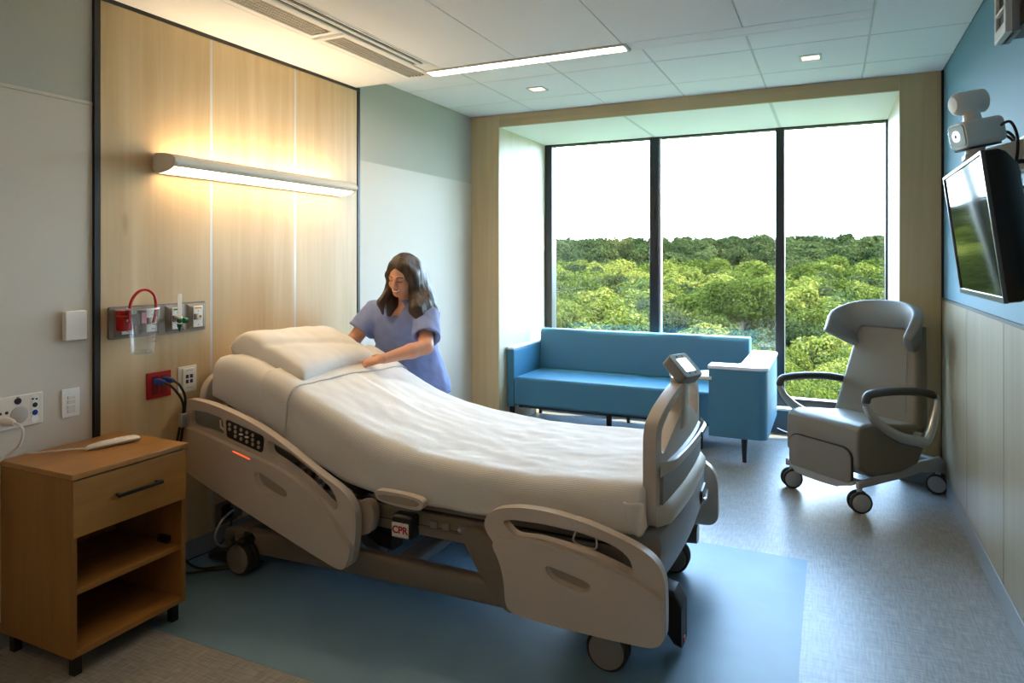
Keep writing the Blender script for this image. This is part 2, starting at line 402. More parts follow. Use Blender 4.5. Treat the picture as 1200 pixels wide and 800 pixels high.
def tag(o, label=None, cat=None, group=None, kind=None):
    if label: o['label'] = label
    if cat: o['category'] = cat
    if group: o['group'] = group
    if kind: o['kind'] = kind
    return o
def thing(name, label, cat, loc=(0, 0, 0), rz=None, group=None):
    o = bpy.data.objects.new(name, None); COL.objects.link(o); o.location = loc; o.empty_display_size = .1
    if rz is not None: o.rotation_euler = (0, 0, rz); o['local_frame'] = 1
    return tag(o, label, cat, group)
def struct(o): o['kind'] = 'structure'; return o
def lab(o, label): o['label'] = label; return o
def bx(name, m, x0, x1, y0, y1, z0, z1, parent=None, bevel=0, seg=2, **k):
    return MB().box(x0, x1, y0, y1, z0, z1).build(name, m, parent, bevel, seg, **k)
def text_mesh(name, body, size, m, parent, loc, rot, extrude=.0006):
    cu = bpy.data.curves.new(name, 'FONT'); cu.body = body; cu.size = size; cu.extrude = extrude; cu.offset = size*.028; cu.align_x = 'CENTER'; cu.align_y = 'CENTER'
    tmp = bpy.data.objects.new(name+'_t', cu); COL.objects.link(tmp)
    dg = bpy.context.evaluated_depsgraph_get(); me = bpy.data.meshes.new_from_object(tmp.evaluated_get(dg))
    bpy.data.objects.remove(tmp)
    root = parent
    while root.parent is not None: root = root.parent
    me.transform(Matrix.Translation(Vector(loc)-(Vector((0,0,0)) if root.get('local_frame') else Vector(root.location))) @ rot)
    me.materials.clear(); me.materials.append(M[m]); me.name = name
    o = bpy.data.objects.new(name, me); COL.objects.link(o); o.parent = parent
    return o

# ------------------------------------------------------------------ room shell
YB, YW, YF = 5.32, 6.40, -0.7     # back wall, window plane, wall behind the camera
XR = 3.56
floor = struct(bx('floor', M['floor_grey'], -.1, XR+.1, YF-.1, YW+.1, -.12, 0, smooth=False))
bx('floor_inset', M['floor_blue'], 0, 2.78, 1.89, 3.695, -.02, .0015, floor, smooth=False)

# left wall: painted wall, guard sheets, maple headwall
wl = struct(bx('wall_left', 'wall_green', -.15, 0, YF-.1, YB+.1, 0, 2.95, smooth=False))
bx('wall_guard_sheet', 'wall_panel', -.01, .005, YF, 1.895, .1, 2.16, wl)
bx('wall_guard_sheet', 'wall_panel', -.01, .005, 3.732, YB-.002, .1, 2.165, wl)
bx('cap_strip', 'wall_panel', -.01, .012, YF, 1.893, 2.158, 2.172, wl, .002)
hy = (1.918, 2.511, 3.114, 3.700)
for i in range(3):
    bx('maple_panel', wood('maple_headwall_%d' % i, (212, 188, 146), (180, 150, 106), 'Z', .8, .42, seed=i*3.1+1), -.01, .014, hy[i]+.008, hy[i+1]-.008, .105, 2.625, wl, .001)
for y in hy[1:3]: bx('seam_strip', 'seam', -.01, .0135, y-.008, y+.008, .105, 2.625, wl)
bx('edge_strip', 'black', -.01, .018, 1.897, 1.922, .1, 2.64, wl); bx('edge_strip', 'black', -.01, .018, 3.700, 3.722, .1, 2.64, wl)
bx('edge_strip', 'black', -.01, .018, 1.897, 3.722, 2.622, 2.645, wl)
def cove(name, x0, x1, y0, y1, h=.105):
    return struct(bx(name, 'base', x0, x1, y0, y1, 0, h, bevel=.003))
cove('baseboard_left', 0, .014, YF, YB)

# right wall
wr = struct(bx('wall_right', 'wall_blue', XR, XR+.15, YF-.1, YB+.1, 0, 2.95, smooth=False))
rp = (5.305, 4.375, 3.503, 2.63, 1.76, .89, .02, YF)
for i in range(len(rp)-1):
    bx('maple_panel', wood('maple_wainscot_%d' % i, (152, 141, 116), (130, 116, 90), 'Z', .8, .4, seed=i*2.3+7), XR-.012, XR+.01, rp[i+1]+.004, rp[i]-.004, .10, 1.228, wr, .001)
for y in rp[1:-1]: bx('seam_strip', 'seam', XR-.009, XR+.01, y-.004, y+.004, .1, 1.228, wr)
bx('rail_strip', 'black', XR-.016, XR+.01, YF, YB, 1.228, 1.243, wr)
bx('edge_strip', 'black', XR-.014, XR+.002, YB-.022, YB+.002, .0, 2.75, wr)
cove('baseboard_right', XR-.016, XR, YF, YB-.02, .115)

# wall behind the camera and outer shell
wf = struct(bx('wall_front', 'wall', -.15, XR+.15, YF-.15, YF, 0, 2.95, smooth=False))

# back wall with the deep window bay
wb = struct(MB().plate([(-.15, -.1), (XR+.15, -.1), (XR+.15, 2.95), (-.15, 2.95)], [[(.255, -.06), (3.32, -.06), (3.32, 2.66), (.255, 2.66)]], 'y', YB+.02, YB+.12).build('wall_back', 'wall', smooth=False))
bx('maple_panel', wood('maple_pier_0', (214, 192, 150), (186, 158, 112), 'Z', .8, .45, seed=21), 0, .27, YB, YB+.03, 0, 2.745, wb, .001)
bx('maple_panel', wood('maple_pier_1', (208, 186, 142), (180, 152, 106), 'Z', .8, .45, seed=25), 3.305, XR, YB, YB+.03, .0, 2.75, wb, .001)
bx('maple_panel', wood('maple_header', (206, 184, 140), (180, 152, 108), 'X', .8, .45, seed=29), .272, 3.303, YB, YB+.03, 2.645, 2.748, wb, .001)
bx('reveal_panel', wood('maple_reveal_0', (206, 197, 174), (190, 176, 148), 'Z', .8, .45, seed=33), .25, .27, YB+.03, YW+.1, 0, 2.66, wb, .001)
bx('reveal_panel', wood('maple_reveal_1', (206, 197, 174), (190, 176, 148), 'Z', .8, .45, seed=37), 3.305, 3.325, YB+.03, YW+.1, 0, 2.66, wb, .001)
bx('bay_soffit', 'gyps', .25, 3.325, YB+.03, YW+.1, 2.645, 2.68, wb, smooth=False)
for x in (1.38, 2.48): bx('soffit_joint', 'grid', x-.012, x+.012, YB+.03, YW, 2.6435, 2.65, wb)
# mass of the bay outside
bx('bay_shell', 'wall', -.15, .25, YB+.12, YW+.12, -.1, 2.95, wb, smooth=False); bx('bay_shell', 'wall', 3.325, XR+.15, YB+.12, YW+.12, -.1, 2.95, wb, smooth=False)
bx('bay_shell', 'wall', -.15, XR+.15, YB+.12, YW+.12, 2.68, 2.95, wb, smooth=False)
struct(bx('trim_1', 'base', 3.305, XR-.016, YB-.012, YB, 0, .115, bevel=.003))
struct(bx('trim_2', 'base', 0.014, .27, YB-.012, YB, 0, .115, bevel=.003))

win = thing('window_1', None, None, (1.8, YW, .2)); struct(win)
bx('curb', mat('curb_slate', (70, 92, 108), .5), .27, 3.305, YW-.10, YW+.1, 0, .20, win)
bx('sill', 'solid', .27, 3.305, YW-.12, YW+.02, .20, .222, win, .004)
bx('frame_rail', 'bronze', .27, 3.305, YW-.02, YW+.08, .222, .29, win, .004)
bx('frame_rail', 'bronze', .27, 3.305, YW-.02, YW+.08, 2.632, 2.646, win, .003)
for a, b in ((.27, .345), (1.334, 1.422), (2.443, 2.516), (3.288, 3.305)):
    bx('mullion', 'bronze', a, b, YW-.03, YW+.10, .222, 2.645, win, .004)
bx('mullion_trim', 'alu', 1.422, 1.436, YW-.01, YW+.06, .29, 2.632, win)
for a, b in ((.345, 1.334), (1.436, 2.443), (2.516, 3.288)):
    bx('glass_pane', 'glass', a, b, YW+.04, YW+.046, .29, 2.632, win, smooth=False)

# ceiling: a lower run of long panels, then a square-tile field by the window
ce = struct(bx('ceiling', 'ceil', -.15, XR+.15, YF-.15, YB+.12, 2.80, 2.98, smooth=False))
SO = 3.68
bx('soffit_slab', 'gyps', 0, 3.06, YF, SO, 2.655, 2.80, ce, smooth=False)
bx('soffit_panel', 'gyps', 0.0, .44, YF, SO, 2.640, 2.657, ce, .001)
xs = (.765, 1.265, 1.88, 2.49, 3.06)
for i in range(4):
    yy = [SO-.15, 2.30, 1.08, -.14, YF]
    for j in range(4):
        bx('ceiling_panel', 'ceil', xs[i]+.0025, xs[i+1]-.0025, yy[j+1]+.0025, yy[j]-.0025, 2.640, 2.657, ce, .0015)
bx('soffit_edge', 'gyps', .765, 3.06, SO-.028, SO, 2.640, 2.657, ce, .001); bx('soffit_edge', 'ceil', 1.90, 3.06, SO-.147, SO-.03, 2.640, 2.657, ce, .001)
bx('soffit_edge', 'gyps', .44, .64, 3.635, SO, 2.640, 2.657, ce, .001)
tx = (0, .62, 1.24, 1.865, 2.455, 3.08, XR)
ty = (3.68, 4.30, 4.90, YB)
for i in range(6):
    for j in range(3):
        bx('ceiling_tile', 'ceil', tx[i]+.006, tx[i+1]-.006, ty[j]+.006, ty[j+1]-.006, 2.748, 2.765, ce, .002)
bx('ceiling_tile', 'ceil', 3.066, XR, 2.46, 3.674, 2.748, 2.765, ce, .002); bx('ceiling_tile', 'ceil', 3.066, XR, YF, 2.45, 2.748, 2.765, ce, .002)
for x in tx[1:-1]: bx('grid_bar', 'grid', x-.007, x+.007, 3.68, YB, 2.7505, 2.77, ce)
for y in ty[1:3]: bx('grid_bar', 'grid', 0, XR, y-.007, y+.007, 2.7500, 2.77, ce)

# ceiling fittings -------------------------------------------------
def vent(y0, y1, label):
    t = thing('ceiling_vent', label, 'vent', (.545, y0, 2.64), group='ceiling air grilles')
    fr = MB().plate([(.455, y0), (.655, y0), (.655, y1), (.455, y1)], [[(.49, y0+.03), (.62, y0+.03), (.62, y1-.03), (.49, y1-.03)]], 'z', 2.634, 2.655).build('frame', 'gyps', t, .001)
    b = bx('backing', 'dark', .48, .63, y0+.02, y1-.02, 2.649, 2.655, t)
    g = MB(); n = int((y1-y0-.06)/.016)
    for k in range(n): g.box(.49, .62, y0+.03+k*.016, y0+.03+k*.016+.009, 2.639, 2.646)
    for k in range(6): g.box(.49+k*.024, .49+k*.024+.009, y0+.03, y1-.03, 2.638, 2.645)
    tag(g.build('grille', 'grille', t, smooth=False), kind='stuff')
vent(1.9, 2.745, 'perforated ceiling air grille nearer the camera above the maple headwall')
vent(2.775, 3.635, 'perforated ceiling air grille ending beside the linear light')
for k, x in enumerate((.678, .73)):
    t = thing('slot_diffuser', ('black slot air diffuser next to the perforated ceiling grilles' if k == 0 else 'black slot air diffuser on the window side of its twin slot'), 'vent', (x, 2.0, 2.64), group='black ceiling slot diffusers')
    MB().plate([(x-.024, 1.4), (x+.024, 1.4), (x+.024, 3.40), (x-.024, 3.40)], [[(x-.014, 1.42), (x+.014, 1.42), (x+.014, 3.385), (x-.014, 3.385)]], 'z', 2.636, 2.656).build('frame', 'gyps', t)
    bx('slot', 'black', x-.016, x+.016, 1.41, 3.39, 2.645, 2.655, t)
bx('soffit_edge', 'gyps', .655, .765, 3.40, 3.53, 2.640, 2.657, ce, .001)
bx('soffit_edge', 'gyps', .755, .765, 1.4, 3.40, 2.640, 2.657, ce)

t = thing('linear_light', 'long lit linear ceiling light at the end of the low ceiling panels', 'ceiling light', (1.26, 3.59, 2.64))
MB().plate([(.64, 3.53), (1.895, 3.53), (1.895, 3.65), (.64, 3.65)], [[(.655, 3.545), (1.88, 3.545), (1.88, 3.635), (.655, 3.635)]], 'z', 2.630, 2.657).build('frame', 'grid', t, .001)
bx('diffuser', 'lampled', .655, 1.88, 3.545, 3.635, 2.640, 2.652, t)
def downlight(x, y, label):
    t = thing('downlight', label, 'ceiling light', (x, y, 2.748), group='square ceiling downlights')
    MB().plate(rrect(x-.065, x+.065, y-.065, y+.065, .004, 1), [rrect(x-.05, x+.05, y-.05, y+.05, .004, 1)], 'z', 2.742, 2.75).build('frame', 'grid', t, .001)
    bx('lens', 'lampdown', x-.05, x+.05, y-.05, y+.05, 2.7455, 2.749, t)
downlight(.93, 4.62, 'small square downlight in the ceiling nearer the pale left wall')
downlight(2.77, 4.62, 'small square downlight in the ceiling nearer the blue wall')

def fill_light(x, label):  # added unseen fixture, warms the camera-facing sides of the bed
    y = .05; t = thing('fill_downlight', label, 'ceiling light', (x, y, 2.64), group='added fill downlights out of view')
    MB().plate(rrect(x-.125, x+.125, y-.125, y+.125, .006, 1), [rrect(x-.10, x+.10, y-.10, y+.10, .004, 1)], 'z', 2.632, 2.642).build('frame', 'grid', t, .001)
    bx('lens', 'lampfill', x-.10, x+.10, y-.10, y+.10, 2.6355, 2.639, t)
fill_light(.95, 'added square warm fill light overhead, out of view, nearer the headwall'); fill_light(2.2, 'added square warm fill light overhead, out of view, nearer the blue wall')

# ------------------------------------------------------------------ headwall light
t = thing('wall_light', 'long cream over-bed wall light glowing on the maple headwall', 'wall light', (.014, 2.84, 1.94))
prof = [(.014, 1.895), (.10, 1.902), (.150, 1.922), (.166, 1.938), (.168, 1.952), (.160, 1.968), (.135, 1.982), (.09, 1.990), (.014, 1.992)]
y0, y1 = 2.175, 3.505
body = MB()
# housing: front shell as a C-section so that lamp trays are real recesses
body.loft([[(x, y, z) for x, z in [(.168, 1.948), (.166, 1.938), (.154, 1.924), (.148, 1.924), (.148, 1.94), (.14, 1.955), (.128, 1.97), (.128, 1.984), (.135, 1.982), (.160, 1.968)]] for y in (y0+.012, y1-.012)])
body.build('housing', 'cream', t, .001)
for a, b in ((y0, y0+.012), (y1-.012, y1)):
    MB().plate(chaikin(prof, 1), [], 'y', a, b, warp=None).build('end_cap', 'cream', t, .0015)
bx('back_tray', 'cream', .014, .03, y0+.012, y1-.012, 1.90, 1.985, t)
bx('divider', 'cream', .03, .145, y0+.012, y1-.012, 1.941, 1.947, t)
MB().loft([[(x, y, z) for x, z in [(.03, 1.905), (.10, 1.910), (.148, 1.926), (.148, 1.932), (.10, 1.918), (.03, 1.913)]] for y in (y0+.012, y1-.012)]).build('diffuser', 'lampwarm', t)
bx('uplight_lens', 'lampup', .03, .125, y0+.06, y1-.06, 1.952, 1.960, t)

# ------------------------------------------------------------------ fittings on the left wall
t = thing('wall_sensor', 'blank white square wall sensor left of the grey gas outlets', 'sensor', (.005, 1.81, 1.22))
bx('body', 'white', .005, .03, 1.767, 1.857, 1.158, 1.28, t, .004); bx('back_plate', 'white', .002, .012, 1.772, 1.852, 1.163, 1.275, t)
t = thing('light_switch', 'white wall switch plate above the nightstand', 'switch', (.005, 1.8, .9))
bx('plate', 'white', .005, .013, 1.763, 1.836, .838, .956, t, .0015)
for z in (.921, .903, .882, .864): bx('button', 'cream', .012, .0165, 1.785, 1.816, z-.008, z+.006, t, .001)

t = thing('bedside_control_panel', 'off-white wall panel with round speaker and sockets above the nightstand', 'wall panel', (.005, 1.6, .9))
bx('plate', 'cream', .005, .016, 1.42, 1.687, .838, .965, t, .004)
MB().lathe([(.033, 0), (.033, .004), (.029, .006)], (.015, 1.597, .888), 'x').build('speaker', 'grille', t)
for y, z, r, m in ((1.592, .943, .013, 'dark'), (1.655, .917, .010, 'dark'), (1.655, .887, .011, 'blue_plug'), (1.552, .905, .006, 'dark'), (1.647, .942, .004, 'dark'), (1.661, .940, .004, 'dark'), (1.53, .905, .005, 'dark')):
    MB().lathe([(r, 0), (r, .003), (r*.5, .004)], (.015, y, z), 'x', 16).build('socket', MATS[m] if m in MATS else M[m], t)
for y, z in ((1.655, .917), (1.655, .887), (1.655, .944), (1.655, .862)):
    MB().lathe([(.015, 0), (.015, .0015)], (.0155, y, z), 'x', 18).build('socket_ring', 'white', t)
bx('red_led', 'red', .016, .018, 1.588, 1.596, .957, .960, t)
t = thing('call_plug', 'cream call plug with hanging cord in the wall panel left of the nightstand', 'plug', (.016, 1.54, .875))
MB().lathe([(.018, .016), (.018, .03), (.013, .06), (.008, .075)], (0, 1.548, .873), 'x', 18).build('plug_head', 'cream', t)
MB().tube(catmull([(.075, 1.548, .873), (.10, 1.553, .866), (.115, 1.556, .84), (.10, 1.55, .79), (.07, 1.525, .755), (.045, 1.49, .70), (.04, 1.47, .5)], 8), .0045, 8).build('cord', 'creamcord', t)

# medical gas console
t = thing('gas_outlet_console', 'grey medical gas outlet console on the maple headwall', 'outlet console', (.014, 2.2, 1.215))
MB().plate(rrect(1.955, 2.463, 1.142, 1.287, .012, 4), [], 'x', .014, .028).build('back_plate', 'console', t, .006)
for k, (y, m) in enumerate(((2.03, 'red'), (2.15, 'white'), (2.285, 'green'), (2.405, 'yellow'))):
    a, b = y-.056, y+.056
    MB().loft([[(x, yy, zz) for yy, zz in ((a+i, 1.15+i), (b-i, 1.15+i), (b-i, 1.279-i), (a+i, 1.279-i))] for x, i in ((.027, 0), (.040, .018))]).build('outlet_housing', 'console', t, .002)
    f = bx('outlet_face', 'white', .039, .045, y-.027, y+.027, 1.162, 1.266, t, .002)
    bx('name_stripe', m, .0448, .046, y-.02, y+.02, 1.252, 1.260, f)
    MB().lathe([(.017, 0), (.017, .012), (.009, .014)], (.045, y, 1.214), 'x', 18).build('port_ring', 'cream', f)
    MB().lathe([(.007, 0), (.007, .003)], (.058, y, 1.214), 'x', 12).build('port', 'brass' if k > 1 else 'dark', f)
    bx('release_latch', 'console', .045, .056, y-.027, y-.017, 1.199, 1.228, f, .001)
    for z in (1.174, 1.240): MB().lathe([(.0025, 0), (.0025, .001)], (.045, y, z), 'x', 8).build('screw', 'dark', f)
# suction canister and its regulator
t = thing('suction_regulator', 'red suction regulator plugged into the first gas outlet', 'regulator', (.045, 2.03, 1.21))
bx('body', 'red', .045, .095, 1.972, 2.017, 1.182, 1.245, t, .004); bx('cap', 'red', .045, .09, 1.970, 2.017, 1.249, 1.272, t, .004)
bx('dial_stripe', mat('orange_print', (232, 120, 40), .5), .05, .0955, 1.973, 2.016, 1.2455, 1.2485, t)
bx('gauge_label', 'white', .095, .0965, 1.988, 2.001, 1.222, 1.232, t, .0005)
t = thing('suction_canister', 'clear plastic suction canister hanging in front of the gas console', 'canister', (.115, 2.10, 1.08))
cc = (.115, 2.052, 0)
MB().lathe([(.042, 1.078), (.045, 1.074), (.048, 1.09), (.062, 1.268), (.066, 1.274), (.066, 1.279), (.059, 1.279), (.0595, 1.268), (.046, 1.09), (.042, 1.080)], cc, 'z', 36).build('cup', 'clear', t)
MB().lathe([(.066, 1.274), (.0672, 1.277), (.066, 1.281), (.064, 1.281), (.064, 1.274)], cc, 'z', 36).build('rim', mat('clear_rim', (232, 232, 228), .25), t)
MB().lathe([(.040, 1.082), (.034, 1.094), (.012, 1.088), (.004, 1.098)], cc, 'z', 30).build('base_dome', 'clear', t)
for k in range(7): bx('scale_mark', mat('scale_print', (70, 72, 78), .6), .176-.0015*k-.003, .1775-.0015*k, 2.06, 2.078-(k % 2)*.008, 1.245-.019*k, 1.2475-.019*k, t)
bx('mount_bracket', 'console', .045, .06, 2.03, 2.08, 1.20, 1.25, t, .002)
bx('label', mat('label_print', (214, 150, 170), .5), .150, .1515, 2.02, 2.045, 1.215, 1.262, t)
t = thing('suction_hose', 'red suction hose looping above the clear canister', 'hose', (.1, 2.1, 1.25))
MB().tube(catmull([(.10, 2.002, 1.22), (.10, 1.999, 1.275), (.105, 2.010, 1.322), (.11, 2.038, 1.354), (.115, 2.073, 1.360), (.118, 2.105, 1.336), (.118, 2.115, 1.29), (.118, 2.110, 1.24), (.118, 2.102, 1.21)], 8), .0065, 10).build('hose', 'redcord', t)
t = thing('oxygen_flowmeter', 'green oxygen flowmeter with a clear tube in the third gas outlet', 'flowmeter', (.08, 2.3, 1.2))
MB().cyl((.058, 2.262, 1.213), (.085, 2.258, 1.213), .010, 14).build('connector', 'alu', t)
MB().cyl((.09, 2.262, 1.218), (.09, 2.262, 1.332), .0095, 16).build('flow_tube', 'frosted', t)
MB().cyl((.09, 2.262, 1.215), (.09, 2.262, 1.225), .012, 16).build('tube_collar', 'white', t)
MB().ball((.09, 2.262, 1.205), (.014, .014, .012)).build('valve_body', 'green', t)
MB().lathe([(.012, 0), (.014, .004), (.014, .016), (.009, .02)], (.10, 2.276, 1.205), 'y', 12).build('control_knob', 'green', t)
MB().tube([(.09, 2.262, 1.19), (.09, 2.262, 1.178), (.09, 2.262, 1.155)], [.014, .010, .004], 12).build('nipple', 'green', t)

# red socket plate, cords, data plate
t = thing('red_outlet_plate', 'red emergency power outlet plate on the maple headwall', 'outlet', (.014, 2.205, .905))
bx('plate', 'red', .014, .021, 2.143, 2.27, .845, .967, t, .0015)
for y in (2.185, 2.232): bx('socket', mat('red_dark', (110, 12, 16), .4), .0205, .024, y-.016, y+.016, .862, .95, t, .001)
t = thing('data_plate', 'white data jack plate with four dark blue ports beside the red outlet', 'outlet', (.014, 2.36, .91))
bx('plate', 'white', .014, .020, 2.31, 2.416, .845, .972, t, .002); bx('insert', 'white', .019, .031, 2.33, 2.398, .858, .962, t, .002)
for y in (2.352, 2.376):
    for z in (.898, .922): bx('jack', mat('navy', (24, 34, 92), .4), .0305, .032, y-.008, y+.008, z-.009, z+.009, t)
for z in (.868, .951): bx('printed_line', 'console', .0308, .0315, 2.345, 2.383, z-.001, z+.001, t)
def power_cord(ya, pts, label):
    t = thing('power_cord', label, 'power cord', (.03, ya, .92), group='black bed power cords with blue plugs')
    MB().loft([[(x, ya+a*s, .924+b*s) for a, b in rrect(-.014, .014, -.014, .014, .006, 3)] for x, s in ((.022, 1), (.045, 1), (.05, .8), (.07, .75), (.082, .45))]).build('plug', 'blue', t)
    MB().tube(catmull([(.078, ya, .924)]+pts, 8), .0058, 8).build('cord', 'cord', t)
power_cord(2.188, [(.105, 2.205, .905), (.115, 2.25, .84), (.10, 2.275, .78), (.085, 2.27, .72), (.06, 2.25, .5), (.06, 2.24, .3), (.09, 2.27, .1), (.14, 2.32, .02), (.22, 2.40, .012), (.36, 2.52, .012)], 'black bed power cord leaving the blue plug nearer the nightstand')
power_cord(2.236, [(.10, 2.25, .905), (.112, 2.272, .85), (.10, 2.282, .78), (.09, 2.28, .70), (.06, 2.262, .5), (.05, 2.20, .28), (.07, 2.19, .12), (.12, 2.24, .03), (.2, 2.34, .012), (.33, 2.47, .012)], 'black bed power cord leaving the blue plug nearer the data plate')
o = MB().box(.083, .107, 2.258, 2.292, .70, .765).build('cord_clip', 'alu', None, .004); tag(o, 'silver clip bundling the two black power cords', 'cord clip')

# low wall box with cables under the bed head
t = thing('low_outlet_box', 'grey low wall outlet under the head of the bed', 'outlet', (.014, 2.6, .17))
bx('plate', 'console', .014, .024, 2.53, 2.67, .118, .235, t, .002); bx('socket', 'dark', .022, .028, 2.565, 2.635, .14, .215, t, .002)
bx('plug', 'dark', .026, .07, 2.575, 2.605, .165, .205, t, .004); bx('plug', 'white', .026, .06, 2.60, 2.625, .17, .20, t, .004)
t = thing('coiled_cable', 'grey looped communication cable under the head of the bed', 'cable', (.06, 2.55, .15))
MB().tube(catmull([(.06, 2.61, .185), (.09, 2.57, .20), (.11, 2.49, .18), (.12, 2.44, .12), (.14, 2.46, .07), (.18, 2.54, .06), (.22, 2.62, .10), (.26, 2.68, .20), (.28, 2.72, .30)], 8), .006, 8).build('cable', 'alu', t)
MB().tube(catmull([(.07, 2.59, .18), (.10, 2.55, .12), (.09, 2.48, .05), (.06, 2.35, .035), (.05, 2.20, .03)], 8), .004, 8).build('thin_cable', 'cord', t)

# ------------------------------------------------------------------ nightstand
t = thing('nightstand', 'oak nightstand with one drawer and two open shelves', 'nightstand', (.235, 1.765, 0))
X0, X1, Y0, Y1 = .022, .452, 1.528, 2.0
bx('top_panel', 'oak', X0, X1+.008, Y0-.004, Y1+.004, .712, .732, t, .002)
bx('side_panel', 'oak_side', X0, X1-.002, Y0, Y0+.02, .075, .710, t, .0015); bx('side_panel', 'oak_side', X0, X1-.002, Y1-.02, Y1, .075, .710, t, .0015)
bx('back_panel', 'oak_side', X0, X0+.012, Y0+.02, Y1-.02, .095, .710, t)
bx('bottom_panel', 'oak', X0, X1-.002, Y0+.02, Y1-.02, .075, .098, t, .0015)
bx('shelf', 'oak', X0+.012, X1-.012, Y0+.02, Y1-.02, .292, .312, t, .0015)
bx('divider', 'oak', X0+.012, X1-.03, Y0+.02, Y1-.02, .505, .52, t)
d = bx('drawer', 'oak', X1-.02, X1+.002, Y0+.003, Y1-.003, .502, .706, t, .0015)
h = MB(); h.box(X1+.022, X1+.032, 1.682, 1.872, .606, .618); h.box(X1+.001, X1+.024, 1.69, 1.70, .607, .617); h.box(X1+.001, X1+.024, 1.854, 1.864, .607, .617)
h.build('handle', 'black', d, .001)
for x, y in ((X1-.035, Y0+.035), (X1-.035, Y1-.035), (X0+.035, Y0+.035), (X0+.035, Y1-.035)):
    bx('leg', 'black', x-.015, x+.015, y-.015, y+.015, 0, .076, t, .001)
bx('cable_clip', 'black', .33, .39, Y1-.045, Y1-.02, .315, .345, t, .006); 
MB().lathe([(.022, 0), (.022, .004)], (X0+.012, 1.76, .41), 'x', 18).build('grommet', 'black', t)

t = thing('handset', 'cream nurse call handset lying on the nightstand top', 'handset', (.22, 1.85, .732))
MB().loft([[(xx, yy, zz) for xx, yy, zz in ring] for ring in
    [[(.20+cx+w*math.cos(k*math.pi/6), y, .734+hh*(1+math.sin(k*math.pi/6))) for k in range(12)] for y, w, hh, cx in
     ((1.742, .010, .006, .0), (1.755, .018, .010, .003), (1.80, .024, .013, .012), (1.87, .026, .014, .026), (1.925, .024, .013, .036), (1.94, .014, .009, .039))]]).build('body', 'cream', t)
MB().tube(catmull([(.20, 1.744, .742), (.17, 1.70, .746), (.12, 1.645, .746), (.075, 1.62, .742), (.03, 1.60, .737), (.012, 1.585, .70), (.012, 1.58, .5)], 8), .0035, 8).build('cord', 'creamcord', t)
for k in range(3): MB().ball((.226+.004*k, 1.85+.02*k, .761), (.006, .006, .002)).build('button', 'white', t)

# ------------------------------------------------------------------ hospital bed
bed = thing('hospital_bed', 'beige hospital bed with raised head section on a blue floor inset', 'bed', (1.2, 2.93, 0))
YC = 2.93                                            # centre line of the bed
def mirY(y): return 2*YC-y

# base: two side beams, cross members, casters
b = MB()
for y in (2.47, mirY(2.47)):
    b.loft([[(x, y+a, z+c) for a, c in rrect(-.035, .035, -h, h, .02, 3)] for x, z, h in ((.19, .128, .045), (.25, .130, .052), (.9, .152, .056), (1.75, .157, .050), (2.20, .160, .048), (2.30, .160, .04))])
b.build('base_frame', 'bedmetal', bed, 0)
bx('cross_member', 'bedmetal', .22, .34, 2.44, mirY(2.44), .10, .19, bed, .02); bx('cross_member', 'bedmetal', 2.06, 2.20, 2.45, mirY(2.45), .12, .21, bed, .02)
bx('cross_member', 'bedgrey', 1.15, 1.25, 2.50, mirY(2.50), .14, .20, bed, .015)
def caster(x, y, ysgn):
    w = MB().lathe([(.060, -.034), (.072, -.034), (.078, -.026), (.078, -.010), (.070, -.004), (.070, .004), (.078, .010), (.078, .026), (.072, .034), (.060, .034)], (x, y, .0785), 'y', 36).build('wheel', 'rubber', bed)
    for s in (-1, 1):
        MB().lathe([(.066, s*.034), (.064, s*.039), (.03, s*.041), (.002, s*.0412)], (x, y, .0785), 'y', 36).build('wheel_cover', 'bedgrey', w)
    MB().cyl((x, y-.02, .13), (x, y-.02, .20), .022, 16).build('caster_stem', 'bedmetal', w)
    MB().loft([[(x+a, y+c, z) for a, c in rrect(-.05*s, .05*s, -.045*s, .045*s, .02*s, 3)] for z, s in ((.150, .9), (.165, 1.0), (.185, .7))]).build('caster_fork', 'dark', w)
for x, y in ((.345, 2.405), (2.150, 2.415), (.345, mirY(2.405)), (2.200, mirY(2.56))): caster(x, y, 1)
# steering pedals at the foot end and brake pedal at the head end
p = MB(); p.loft([[(x, y+a, z+c) for a, c in rrect(-.055, .055, -hh, hh, .018, 3)] for x, y, z, hh in ((2.22, 2.66, .17, .05), (2.30, 2.66, .165, .075), (2.345, 2.66, .13, .10), (2.375, 2.66, .10, .08))])
p.build('steering_pedal', 'rubber', bed); 
bx('pedal_mark', 'red', 2.372, 2.380, 2.635, 2.665, .035, .052, bed, .002)
MB().loft([[(x, y+a, z+c) for a, c in rrect(-.05, .05, -hh, hh, .012, 3)] for x, y, z, hh in ((.10, 2.47, .03, .018), (.20, 2.47, .045, .03), (.34, 2.44, .06, .04))]).build('brake_pedal', 'rubber', bed)

# lift columns and upper frame
for x in (.62, 1.88):
    MB().loft([[(x+a, YC+c, z) for a, c in rrect(-.09, .09, -.20, .20, .03, 3)] for z in (.15, .40)]).build('lift_column', 'bedmetal', bed)
for y in (2.485, mirY(2.485)):
    MB().box(.40, 2.26, y-.028, y+.028, .325, .425).build('side_frame', 'bedmetal', bed, .008)
    bx('accessory_rail', 'bedmetal', .95, 1.72, y-.034, y-.028, .355, .365, bed) if y < YC else bx('accessory_rail', 'bedmetal', .95, 1.72, y+.028, y+.034, .355, .365, bed)
    bx('deck_edge', 'bedmetal', 1.06, 2.25, y-.022, y+.022, .437, .478, bed, .004)
    bx('deck_gap', 'dark', .95, 2.25, y-.012, y+.012, .424, .438, bed)
bx('deck', 'dark', 1.0, 2.25, 2.51, mirY(2.51), .44, .475, bed, .004); bx('deck', 'dark', 1.0, 2.25, 2.51, mirY(2.51), .34, .36, bed)
